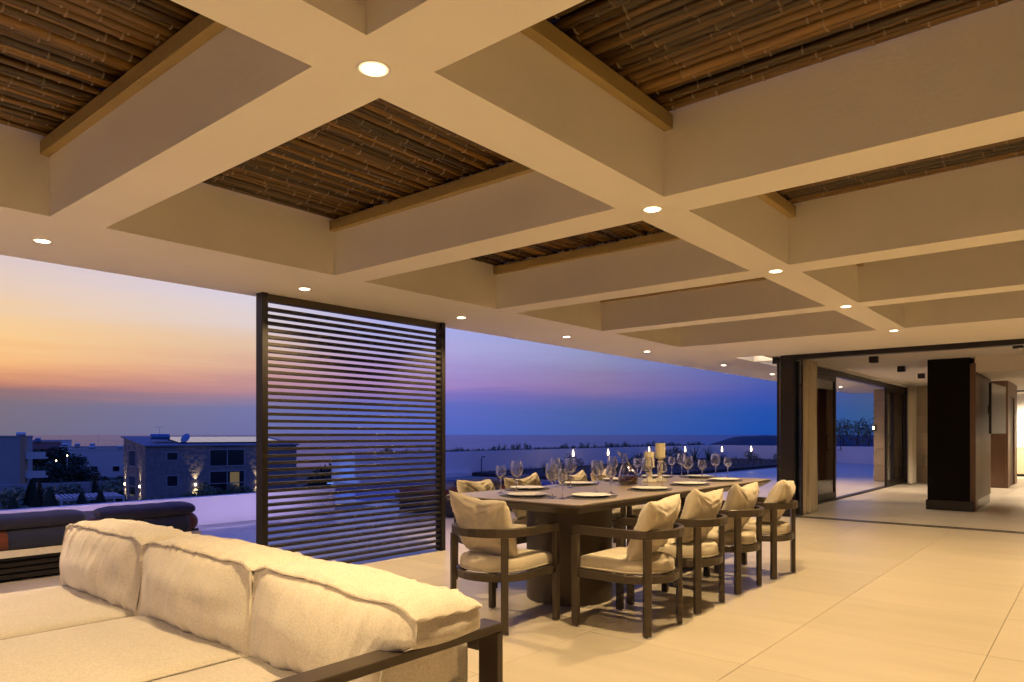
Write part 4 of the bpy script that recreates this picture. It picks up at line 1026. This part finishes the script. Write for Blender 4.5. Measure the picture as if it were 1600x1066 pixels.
for k in range(5200):
    x = r_.uniform(11.5, 33.0); y = r_.uniform(14.95, 15.55); h = r_.uniform(.02, .13) * (1 + .8 * noise.noise(Vector((x * 1.7, 0, 2)))); a = r_.uniform(0, 3.14); w = .014
    cov.add([(x - w * math.cos(a), y - w * math.sin(a), .675), (x + w * math.cos(a), y + w * math.sin(a), .675), (x + r_.uniform(-.05, .05), y + r_.uniform(-.05, .05), .69 + h)], [(0, 1, 2)])
tag(cov.build('ground_cover', leafm), 'low dark ground cover in the soil on top of the far wall', 'ground cover', kind='stuff')
bedsp = [blade_clump(s, 34, .75, .5, .016, leafm) for s in (21, 22)]
bedsh = [leaf_cloud(s, 420, [(0, 0, .35, .4, .33), (.25, .1, .5, .3, .3), (-.3, 0, .28, .3, .25)], .06, leafo, 'foliage') for s in (31, 32)]
BED = [(16.6, 12.6, 0, .6), (18.4, 13.3, 1, .5), (19.9, 13.9, 1, .65), (21.4, 12.0, 0, .7), (22.6, 13.0, 1, .6), (23.6, 12.5, 1, .85), (24.2, 13.8, 0, .85), (25.3, 12.6, 1, .8), (26.4, 13.6, 1, .85), (27.9, 13.2, 0, 1.1), (28.6, 12.9, 0, 1.05),
       (29.6, 11.4, 1, .6), (30.6, 11.9, 0, .7), (31.6, 10.9, 1, .6), (26.0, 11.2, 1, .5), (23.0, 11.0, 0, .5), (20.4, 11.2, 1, .5), (18.0, 11.0, 0, .6)]
rk = ranks(BED)
for i, (x, y, t, s) in enumerate(BED):
    o = ob('bed_shrub', (bedsh if t else bedsp)[i % 2], None, (x, y, .09), i * 1.3); o.scale = (s, s, s)
    tag(o, ('round leafy shrub' if t else 'spiky grass tuft') + ' in the planting bed, ' + rk[i] + ' from the left', 'shrub', 'shrubs in the planting bed')
gr = MB(); r_ = random.Random(5)
for k in range(2600):
    x = r_.uniform(15.8, 32.4); y = r_.uniform(10.0 if x < 24 else 9.6, 14.5); h = r_.uniform(.04, .16); a = r_.uniform(0, 3.14); w = .012
    gr.add([(x - w * math.cos(a), y - w * math.sin(a), .095), (x + w * math.cos(a), y + w * math.sin(a), .095), (x + r_.uniform(-.05, .05), y + r_.uniform(-.05, .05), .1 + h)], [(0, 1, 2)])
tag(gr.build('dry_grass', mat('dry_grass_blade', (.12, .10, .06), .8)), 'short dry grass between the shrubs of the planting bed', 'grass', kind='stuff')
# hedge beyond the glass door
for i in range(9):
    me = leaf_cloud(50 + i % 3, 520, [(0, 0, .55, .42, .5), (.2, .1, .9, .35, .42), (-.2, -.1, .8, .35, .45)], .055, leafo, 'foliage') if i < 3 else hedge_m[i % 3]
    if i < 3: hedge_m = (hedge_m if i else []) + [me]
    e = empty('olive_shrub', (33.3 + rnd.uniform(-.15, .2), 5.6 + i * .52, .67)); e.rotation_euler[2] = i; tag(e, 'silvery olive shrub of the hedge beyond the glass door, ' + ORD[8 - i] + ' from the left', 'shrub', 'olive hedge beyond the glass door')
    ob('foliage', me, e); MB().tube([(0, 0, 0), (.05, .02, .5), (.1, .1, .8)], [.03, .02, .01], 6).build('stem', bark, e)
# garden lamps
ga = empty('garden_lamp'); tag(ga, 'x', 'garden lamp', 'slim lit garden lamps in the planting bed')
MB().tube([(0, 0, .0), (0, 0, .44)], .012, 8).build('stake', black, ga)
MB().lathe([(.001, .44), (.02, .44), (.030, .48), (.027, .55), (.012, .64), (.001, .66)], 14).build('flame_shade', torchm, ga, smooth=True)
pt = bpy.data.lights.new('lamp_bulb', 'POINT'); pt.energy = 1.6; pt.color = (1, .68, .36); pt.shadow_soft_size = .08
po = bpy.data.objects.new('lamp_bulb', pt); C.objects.link(po); po.parent = ga; po.location = (0, 0, .78)
for i, (x, y, l) in enumerate([(19.2, 13.4, 'leftmost lit garden lamp before the far wall'), (21.2, 13.3, 'second lit garden lamp from the left, just left of the jug'), (27.4, 13.4, 'lit garden lamp above the overlapping pair of wine glasses'),
                               (28.6, 12.3, 'lit garden lamp above the second wine glass from the right'), (30.3, 11.7, 'lit garden lamp at the right, near the dark door jamb')]):
    if i == 0: ga.location = (x, y, .08); ga['label'] = l
    else: copy_tree(ga, loc=(x, y, .08), label=l)
# outdoor shower post against the far wall
shw = empty('outdoor_shower', (15.9, 14.5, .0)); tag(shw, 'thin curved garden tap standing against the far wall behind the table', 'garden tap')
MB().tube([(0, 0, 0), (0, 0, .52), (.02, -.01, .57), (.07, -.03, .58), (.11, -.05, .55)], .014, 8).build('pipe', black, shw, smooth=True)

# ------------------------------------------------------------------ land, sea, town
def gz(x, y):
    d = math.hypot(x, y); t = max(0, min(1, (d - 60) / 1000)); t = t * t * (3 - 2 * t)
    return -6.6 - 39 * t + (1.2 * noise.noise(Vector((x * .02, y * .02, 0))) if d > 50 else 0)
b = MB(); rings = [0, 18, 30, 45, 60, 80, 110, 150, 200, 270, 360, 480, 640, 850, 1150, 1500]; na = 72; v = []; f = []
for r0 in rings:
    for k in range(na): a = 2 * math.pi * k / na; v.append((r0 * math.cos(a), r0 * math.sin(a), gz(r0 * math.cos(a), r0 * math.sin(a))))
for i in range(len(rings) - 1):
    for k in range(na): a = i * na + k; c = i * na + (k + 1) % na; f.append((a, c, c + na, a + na))
b.add(v, f); struct(b.build('ground', landm, smooth=True, angle=180, merge=True))
struct(MB().add([(-70000, -70000, -40), (70000, -70000, -40), (70000, 70000, -40), (-70000, 70000, -40)], [(0, 1, 2, 3)]).build('sea_water', seam))
b = MB(); v = []; f = []; A, B = Vector((2390, 1040)), Vector((3300, 0)); nn = Vector((.7674, .6412)); M_, K_ = 90, 7
for i in range(M_ + 1):
    t = i / M_; p = A.lerp(B, t); h = 40 * min(1, (t / .055)) ** .6 * (.85 + .18 * math.sin(min(1, t * 6))) + 3 * noise.noise(Vector((t * 30, 0, 3))) * min(1, t * 9) - .5
    for k in range(K_): s = k / (K_ - 1) * 2 - 1; q = p + nn * s * 220; v.append((q.x, q.y, -41 + max(0, h) * (1 - abs(s) ** 2.2)))
for i in range(M_):
    for k in range(K_ - 1): a = i * K_ + k; f.append((a, a + 1, a + 1 + K_, a + K_))
b.add(v, f); struct(b.build('headland_hill', headm, smooth=True, angle=180))
# stone house -------------------------------------------------------------
AZ = R(-10)
sh = empty('stone_house', (31.25, 74.9, 0), AZ); tag(sh, 'two storey stone house with solar panels on its sloping roof, its walls lit by lamps', 'house')
Wd, Dp, ZF, ZK = 16, 10.2, .14, 1.03
b = MB(); b.add([(0, 0, -8), (Wd, 0, -8), (Wd, Dp, -8), (0, Dp, -8), (0, 0, ZF - .15), (Wd, 0, ZF - .15), (Wd, Dp, ZK - .15), (0, Dp, ZK - .15)], [(0, 3, 2, 1), (4, 5, 6, 7), (0, 1, 5, 4), (1, 2, 6, 5), (2, 3, 7, 6), (3, 0, 4, 7)])
wall_h = b.build('wall', rubble, sh)
# separate rough stones standing proud of the wall
r_ = random.Random(11); st = MB()
WIN = [(2.0, 3.0, -1.40, -.68), (2.0, 3.0, -4.15, -3.1), (6.3, 9.9, -2.15, -.45), (6.3, 9.9, -5.35, -2.8)]
WINS = [(4.4, 7.2, -2.15, -.55), (4.4, 7.2, -5.4, -3.3)]
def stones(length, win, front, ztop):
    z = -7.5
    while z < .0:
        h = r_.uniform(.16, .30); x = r_.uniform(0, .2)
        while x < length - .15:
            w = r_.uniform(.22, .6)
            if x + w > length: w = length - x
            if z + h < ztop(x) - .2 and not any(a - .12 < x + w and x < b2 + .12 and c - .12 < z + h and z < d + .12 for a, b2, c, d in win):
                p = r_.uniform(.015, .075)
                if front: st.box(x + .012, -p, z + .012, x + w - .012, .0, z + h - .012)
                else: st.box(-p, x + .012, z + .012, .0, x + w - .012, z + h - .012)
            x += w
        z += h
stones(Wd, WIN, True, lambda x: ZF); stones(Dp, WINS, False, lambda x: ZF + (ZK - ZF) * x / Dp)
tag(st.build('wall_stones', rubble, sh), kind='stuff')
rfm = Matrix.Identity(4)
sl = math.atan2(ZK - ZF, Dp); RM = Matrix.Translation((0, 0, ZF)) @ Matrix.Rotation(sl, 4, 'X')
MB().box(-.25, -.25, -.14, Wd + .25, Dp + .3, .0, RM).build('roof', mat('roof_membrane', (.16, .17, .20), .7), sh)
for r0 in range(3):
    for c0 in range(9):
        if 3.5 + c0 * 1.42 + 1.4 > Wd: break
        MB().box(3.5 + c0 * 1.42, 1.4 + r0 * 2.2, .10, 3.5 + c0 * 1.42 + 1.39, 1.4 + r0 * 2.2 + 2.15, .15, RM).build('solar_panel', pv, sh)
def window(root, x0, x1, z0, z1, front, mull, lit=False):
    fr = MB(); t = .10
    def bx(b, a0, a1, c0, c1, d0, d1):
        if front: b.box(a0, d0, c0, a1, d1, c1)
        else: b.box(d0, a0, c0, d1, a1, c1)
        return b
    bx(fr, x0 - t, x0, z0 - t, z1 + t, -.07, .0); bx(fr, x1, x1 + t, z0 - t, z1 + t, -.07, .0); bx(fr, x0, x1, z0 - t, z0, -.07, 0); bx(fr, x0, x1, z1, z1 + t, -.07, 0)
    for k in range(1, mull): q = x0 + (x1 - x0) * k / mull; bx(fr, q - .05, q + .05, z0, z1, -.07, 0)
    if z1 - z0 > 2: bx(fr, x0, x1, (z0 + z1) / 2 - .04 , (z0 + z1) / 2 + .04, -.075, 0)
    w = fr.build('window', house_g, root)
    bx(MB(), x0, x1, z0, z1, -.03, -.005).build('pane', darkglass, w)
    if lit: bx(MB(), (x0 + x1) / 2 + .3, x1 - .5, z0 + .1, z1 - .1, -.036, -.031).build('lit_curtain', roomglow, w)
window(sh, *WIN[0], True, 1); window(sh, *WIN[1], True, 1); window(sh, *WIN[2], True, 2); window(sh, *WIN[3], True, 2, True)
for w_ in WINS: window(sh, *w_, False, 1)
for k, (x, y, z, rot) in enumerate([(4.78, -.12, -4.1, 0), (11.35, -.12, -4.1, 0), (-.12, 2.2, -4.2, 0), (-.12, 9.1, -4.3, 0)]):
    L = empty('wall_lamp', (0, 0, 0)); L.parent = sh; L.location = (x, y, z)
    MB().box(-.06, -.06, -.12, .06, .06, .12).build('lamp_body', farlamp, L)
    s = (0, -.12, 0) if y < 0 else (-.12, 0, 0)
    spot_lamp('beam_up', L, (s[0], s[1], .2), (R(180), 0, 0), 300, (1, .78, .42), 62, .8, .03)
    spot_lamp('beam_down', L, (s[0], s[1], -.2), (0, 0, 0), 260, (1, .78, .42), 80, .8, .03)
swh = empty('solar_water_heater', (32.9, 76.6, .55), AZ); tag(swh, 'blue cylinder water heater tank on the stone house roof', 'water heater')
MB().lathe([(.26, 0), (.30, .05), (.30, 1.85), (.26, 1.9)], 18, Matrix.Translation((0, 2, .45)) @ Matrix.Rotation(R(90), 4, 'Y')).build('tank', mat('blue_tank', (.08, .18, .34), .4), swh, smooth=True)
MB().box(0, 0.0, -.18, 1.9, 1.6, -.12).build('collector', pv, swh); MB().box(.2, 1.9, -.35, .26, 2.1, .2).box(1.6, 1.9, -.35, 1.66, 2.1, .2).build('stand', metalw, swh)
dsh = empty('satellite_dish', (35.9, 76.2, .35)); tag(dsh, 'blue satellite dish standing on the stone house roof', 'satellite dish')
MB().lathe([(.001, .12), (.3, .09), (.55, .0), (.56, .0), (.3, .075), (.001, .10)], 24, Matrix.Translation((0, 0, .5)) @ Matrix.Rotation(R(-60), 4, 'Y') @ Matrix.Rotation(R(20), 4, 'X'), cap=False).build('dish', mat('dish_blue', (.12, .25, .42), .5), dsh, smooth=True)
MB().tube([(0, 0, -.4), (0, 0, .5)], .03, 6).build('mast', metalw, dsh)
def antenna(loc, h, label):
    a = empty('roof_antenna', loc); tag(a, label, 'antenna', 'television antennas on roofs')
    MB().tube([(0, 0, 0), (0, 0, h)], .022, 5).build('mast', metalw, a)
    g_ = MB(); g_.tube([(-.5, 0, h), (.5, 0, h)], .015, 4)
    for k in range(6): g_.tube([(-.45 + k * .18, -.3, h), (-.45 + k * .18, .3, h)], .012, 4)
    g_.build('aerial', metalw, a)
antenna((34.4, 79.0, .6), 1.45, 'antenna on the stone house roof')
# other houses ------------------------------------------------------------
def blockhouse(loc, w, d, h, rz, m, label, wins, roof=None, parapet=True):
    e = empty('house', loc, R(rz)); tag(e, label, 'house', 'houses of the town below')
    MB().box(0, 0, -h - 8, w, d, 0).build('wall', m, e)
    if parapet: MB().box(-.1, -.1, .0, w + .1, .15, .25).box(-.1, .15, 0, .1, d, .25).box(w - .1, .15, 0, w + .1, d, .25).build('roof_edge', m, e)
    if roof: MB().add([(-.2, -.2, 0), (w + .2, -.2, 0), (w + .2, d, 0), (-.2, d, 0), (-.2, d / 2, 1.6), (w + .2, d / 2, 1.6)], [(0, 1, 5, 4), (2, 3, 4, 5), (0, 4, 3), (1, 2, 5)]).build('roof', roof, e)
    for x0, z0, ww, hh in wins:
        f = MB().box(x0 - .08, -.06, z0 - .08, x0 + ww + .08, -.01, z0 + hh + .08).build('window', m, e)
        MB().box(x0, -.075, z0, x0 + ww, -.062, z0 + hh).build('pane', darkglass, f)
    return e
h1 = blockhouse((24.4, 134.5, .8), 11.9, 9, 7, -26, house_g, 'grey flat roofed apartment block at the left edge of the photo', [(3.4, -2.6, 1, 1.2), (3.4, -5.6, 1, 1.2), (7.6, -2.6, 1, 1.2), (7.6, -5.6, 1, 1.2)])
MB().box(11.9, -.05, -8, 12.5, 2, .2).build('ochre_side', house_o, h1)
MB().box(0, 1, .25, 5, 5, 2.2).build('stair_tower', house_g, h1)
for k in (0, 1): MB().box(12.5, .2, -3.4 - k * 3, 15.2, 2.4, -3.2 - k * 3).box(12.5, .2, -3.2 - k * 3, 15.2, .3, -2.3 - k * 3).build('balcony', house_w, h1)
h2 = blockhouse((52.6, 213.5, -.4), 16, 10, 8, -20, house_w, 'white house with a red tiled roof behind the left apartment block', [(3, -3, 1.4, 1.4), (8, -3, 1.4, 1.4)])
MB().add([(3, -3, -2.0), (14, -3, -2.0), (14, 0, -.3), (3, 0, -.3)], [(0, 1, 2, 3)]).add([(3, -3, -2.2), (14, -3, -2.2), (14, -3, -2), (3, -3, -2)], [(0, 1, 2, 3)]).build('tiled_roof', roof_r, h2)
blockhouse((63.8, 203.5, -2.0), 15, 9, 8, -24, house_w, 'pale blue shadowed house with roof heaters in the middle of the town', [(3, -3, 1.4, 1.2), (9, -3, 1.4, 1.2)])
blockhouse((57.0, 178.5, -2.3), 13.5, 9, 8, -26, house_w, 'white three window house left of the stone house', [(1.0, -4.9, 1.3, 1.1), (5.0, -4.9, 1.3, 1.1), (9.4, -4.9, 1.3, 1.1), (9.4, -7.9, 1.3, 1.1)])
blockhouse((72, 178, -4.2), 14, 9, 8, -30, house_g, 'low grey house just left of the stone house, half hidden', [(2, -3, 1, 1)])
blockhouse((62, 150, -5.0), 12, 8, 8, -30, house_w, 'small white house in front of the stone house, left side', [(4, -3, 1, 1)])
# roof clutter
for k, (x, y, z) in enumerate([(34.9, 130.6, 1.05), (60.5, 211, -.1), (64.5, 204.2, -1.6), (67, 203, -1.6), (70, 201.5, -1.6), (61.5, 177.5, -1.9), (66.5, 175, -1.9)]):
    e = empty('roof_tank', (x, y, z - .3), R(-20)); e.scale = (.7, .7, .7); tag(e, ['rooftop water heater on the grey apartment block at the left edge', 'rooftop water heater on the red roofed house', 'left rooftop water heater on the pale blue house', 'middle rooftop water heater on the pale blue house', 'right rooftop water heater on the pale blue house', 'left rooftop water heater on the three window house', 'right rooftop water heater on the three window house'][k], 'water heater', 'rooftop water heaters of the town')
    MB().lathe([(.4, 0), (.42, .1), (.42, 1.7), (.4, 1.8)], 12, Matrix.Translation((0, 0, .8)) @ Matrix.Rotation(R(90), 4, 'Y')).build('tank', metalw, e, smooth=True)
    MB().add([(0, -1.6, -.3), (1.8, -1.6, -.3), (1.8, -.1, .7), (0, -.1, .7)], [(0, 1, 2, 3)]).build('collector', pv, e)
antenna((63.2, 176.6, -2.1), 3.2, 'tall antenna on the white three window house'); antenna((58, 211.6, -.4), 2, 'antenna on the red roofed house')
tag(MB().box(-3, 0, -3, 14.5, .5, 0).build('retaining_wall', house_g), 'long pale retaining wall below the left apartment block', 'wall'); bpy.data.objects['retaining_wall'].location = (22, 104.0, -4.9); bpy.data.objects['retaining_wall'].rotation_euler[2] = R(-19)
# white slatted pergolas just below the low wall
def town_pergola(loc, w, d, rz, label):
    e = empty('white_pergola', loc, R(rz)); tag(e, label, 'pergola', 'white slatted pergolas below the terrace')
    for x in (0, w - .12):
        for y in (0, d - .12): MB().box(x, y, -3.4, x + .12, y + .12, -.16).build('post', pergw, e)
    MB().box(0, 0, -.159, w, .12, 0).box(0, d - .12, -.159, w, d, 0).box(0, .12, -.159, .12, d - .12, 0).box(w - .12, .12, -.159, w, d - .12, 0).build('beam_frame', pergw, e)
    n_ = int(w / .28); sm = MB().box(0, -.12, 0, .13, d + .12, .05).mesh('slat', pergw)
    for k in range(n_): ob('slat', sm, e, (.05 + k * .28, 0, .002))
town_pergola((10.6, 51.8, -3.75), 6.5, 3.2, -12, 'white slatted pergola at the left edge behind the low wall')
town_pergola((17.6, 56.0, -3.3), 4.0, 4.0, -12, 'white slatted pergola beside the stone house')
# trees -------------------------------------------------------------------
crowns = [leaf_cloud(70 + k, 1500, [(0, 0, 3.4, 2.3, 1.5), (1.3, .5, 4.2, 1.5, 1.3), (-1.4, -.3, 4.0, 1.6, 1.2), (.2, -1.2, 4.9, 1.3, 1.0)], .26, leafd) for k in range(3)]
crown_p = [leaf_cloud(80 + k, 1300, [(0, 0, 2.0, 1.9, 1.2), (1.0, .5, 2.6, 1.2, .9), (-1.2, -.3, 2.3, 1.3, .9)], .20, leafo) for k in range(2)]
trk = MB().tube([(0, 0, -2), (.1, 0, 1.2), (.05, .1, 2.6), (.3, .2, 4)], [.28, .2, .15, .06], 8).tube([(.05, .1, 2.2), (-.8, .2, 3.2), (-1.3, .1, 4)], [.11, .07, .03], 6).tube([(.05, .1, 2.4), (.7, -.6, 3.4), (1, -1, 4.2)], [.1, .06, .03], 6).mesh('trunk', bark, smooth=True)
def tree(x, y, top, kind, s, label, group):
    e = empty('tree', (x, y, top - (5.6 if kind == 0 else 3.3) * s), rnd.uniform(0, 6)); e.scale = (s * rnd.uniform(.9, 1.2), s * rnd.uniform(.9, 1.2), s); tag(e, label, 'tree', group)
    ob('crown', rnd.choice(crowns if kind == 0 else crown_p), e); tk = ob('trunk', trk, e); tk.scale = (1, 1, 1) if kind == 0 else (.55, .55, .6)
TR = [(46, 165, -2.0, 0, 1.3), (50, 168, -1.7, 0, 1.5), (54, 166, -2.6, 0, 1.4), (57, 164, -3.6, 0, 1.2), (44, 150, -4.2, 0, 1.4), (49, 147, -4.6, 0, 1.3), (53, 149, -4.3, 0, 1.3), (58, 152, -4.6, 0, 1.1), (41, 130, -6.2, 0, 1.2), (46, 128, -6.4, 0, 1.3), (50, 130, -6.1, 0, 1.2), (54.5, 134, -6.3, 0, 1.2),
      (47, 118, -6.6, 0, 1.2), (43, 112, -6.2, 0, 1.2), (58, 180, -5, 0, 1.2)]
rk = ranks(TR)
TR = [(x, y, t if 800 + 1100 * order_key((x, y)) < 128 else -7.4, k, s_) for x, y, t, k, s_ in TR]
for i, (x, y, t, k, s) in enumerate(TR): tree(x, y, t, k, s, 'dark round tree among the town houses, ' + rk[i] + ' from the left', 'dark trees between the town houses')
TR2 = [(19, 84, -4.6, 1, 1.4), (23, 88, -4.8, 1, 1.5), (17, 74, -4.7, 1, 1.3), (20.5, 76, -4.4, 1, 1.5), (24.5, 80, -4.6, 1, 1.4), (27.5, 84, -5.0, 1, 1.4), (19, 66, -4.6, 1, 1.2), (22.5, 69, -4.3, 1, 1.3), (26, 73, -4.9, 1, 1.3), (29, 78, -5.4, 1, 1.2), (14, 62, -4.4, 1, 1.2), (26.5, 95, -5.2, 1, 1.6), (31, 98, -5.4, 1, 1.5), (35, 102, -5.6, 1, 1.5), (39, 106, -5.3, 1, 1.5), (35, 92, -6, 1, 1.2), (12.5, 56, -4.2, 1, 1.1), (28, 90, -4.7, 1, 1.6), (31, 88, -5.2, 1, 1.5), (25, 66, -4.6, 1, 1.2), (28.5, 70, -4.9, 1, 1.2), (33, 84, -5.6, 1, 1.4), (37, 98, -5.3, 1, 1.5)]
rk = ranks(TR2)
for i, (x, y, t, k, s) in enumerate(TR2): tree(x, y, t, k, s, 'bushy olive tree on the slope below the terrace, ' + rk[i] + ' from the left', 'olive trees on the slope')
for i, (x, y) in enumerate([(35.5, 73.2), (36.7, 73.0), (38.3, 72.7), (39.8, 72.5), (41.2, 72.2)]):
    o = ob('garden_shrub', crown_p[i % 2], None, (x, y, -7.2), i); o.scale = (.62, .62, [.75, .95, .8, .9, .7][i]); tag(o, 'leafy shrub at the foot of the stone house wall, ' + ORD[i] + ' from the left', 'shrub', 'shrubs under the stone house')
# trees seen through the screen, right of the stone house
TR3 = [(50, 70), (54, 72), (58, 70), (62, 74), (66, 70), (71, 74), (76, 72), (82, 76), (88, 78), (60, 82), (70, 86), (80, 90)]
rk = ranks(TR3)
for i, (x, y) in enumerate(TR3): tree(x, y, -2.4 - .3 * (i % 3) - i * .08, 0, 1.5, 'dark tree right of the stone house, ' + rk[i] + ' from the left', 'dark trees right of the stone house')
def cyp_mesh(seed):
    r_ = random.Random(seed); b = MB()
    for k in range(900):
        z = r_.uniform(.0, 1); rr_ = .16 * (1 - z) ** .55 * (.5 + 1.0 * min(1, z * 6)) * r_.uniform(.6, 1); a = r_.uniform(0, 6.28); s = .05 * r_.uniform(.6, 1.2)
        p = Vector((rr_ * math.cos(a), rr_ * math.sin(a), z)); b.add([p + Vector((s * .4, 0, -s * .5)), p + Vector((-s * .3, s * .3, 0)), p + Vector((.2 * s * math.cos(a), .2 * s * math.sin(a), s * 1.4))], [(0, 1, 2)])
    b.lathe([(.06, -.02), (.09, .3), (.05, .8), (.001, .95)], 7)
    return b.mesh('crown', leafd)
cym = [cyp_mesh(s) for s in (1, 2)]
ctr = MB().tube([(0, 0, -.5), (0, 0, .3)], .03, 6).mesh('trunk', bark)
for i, (x, y, t) in enumerate([(15.64, 59.27, -3.4), (19.81, 69.86, -2.7), (20.91, 71.67, -3.1), (17.33, 57.24, -2.7), (18.03, 53.28, -2.9), (23.21, 65.8, -2.3), (19.63, 54.49, -3.0), (22.1, 57.3, -3.2)]):
    h = 4.2; e = empty('cypress_tree', (x, y, t - h), i); e.scale = (h * .85, h * .85, h); tag(e, 'slim dark cypress tree by the white pergolas below, ' + ['second', 'fourth', 'fifth', 'third', 'sixth', 'seventh', 'first', 'last'][i] + ' from the left', 'tree', 'young cypress trees below the terrace')
    ob('crown', cym[i % 2], e); ob('trunk', ctr, e)
# two street lamps among the houses
for i, (x, y, z) in enumerate([(50.7, 157.6, -3.0), (49.3, 159.3, -4.0)]):
    e = empty('street_lamp', (x, y, z - 4)); tag(e, ['upper bright street lamp between the town trees', 'lower bright street lamp between the town trees'][i], 'street lamp', 'street lamps of the town')
    MB().tube([(0, 0, -3), (0, 0, 4)], .05, 6).build('pole', metalw, e); MB().lathe([(.001, 3.9), (.12, 3.97), (.12, 4.1), (.001, 4.2)], 10).build('lamp_head', farlamp, e)
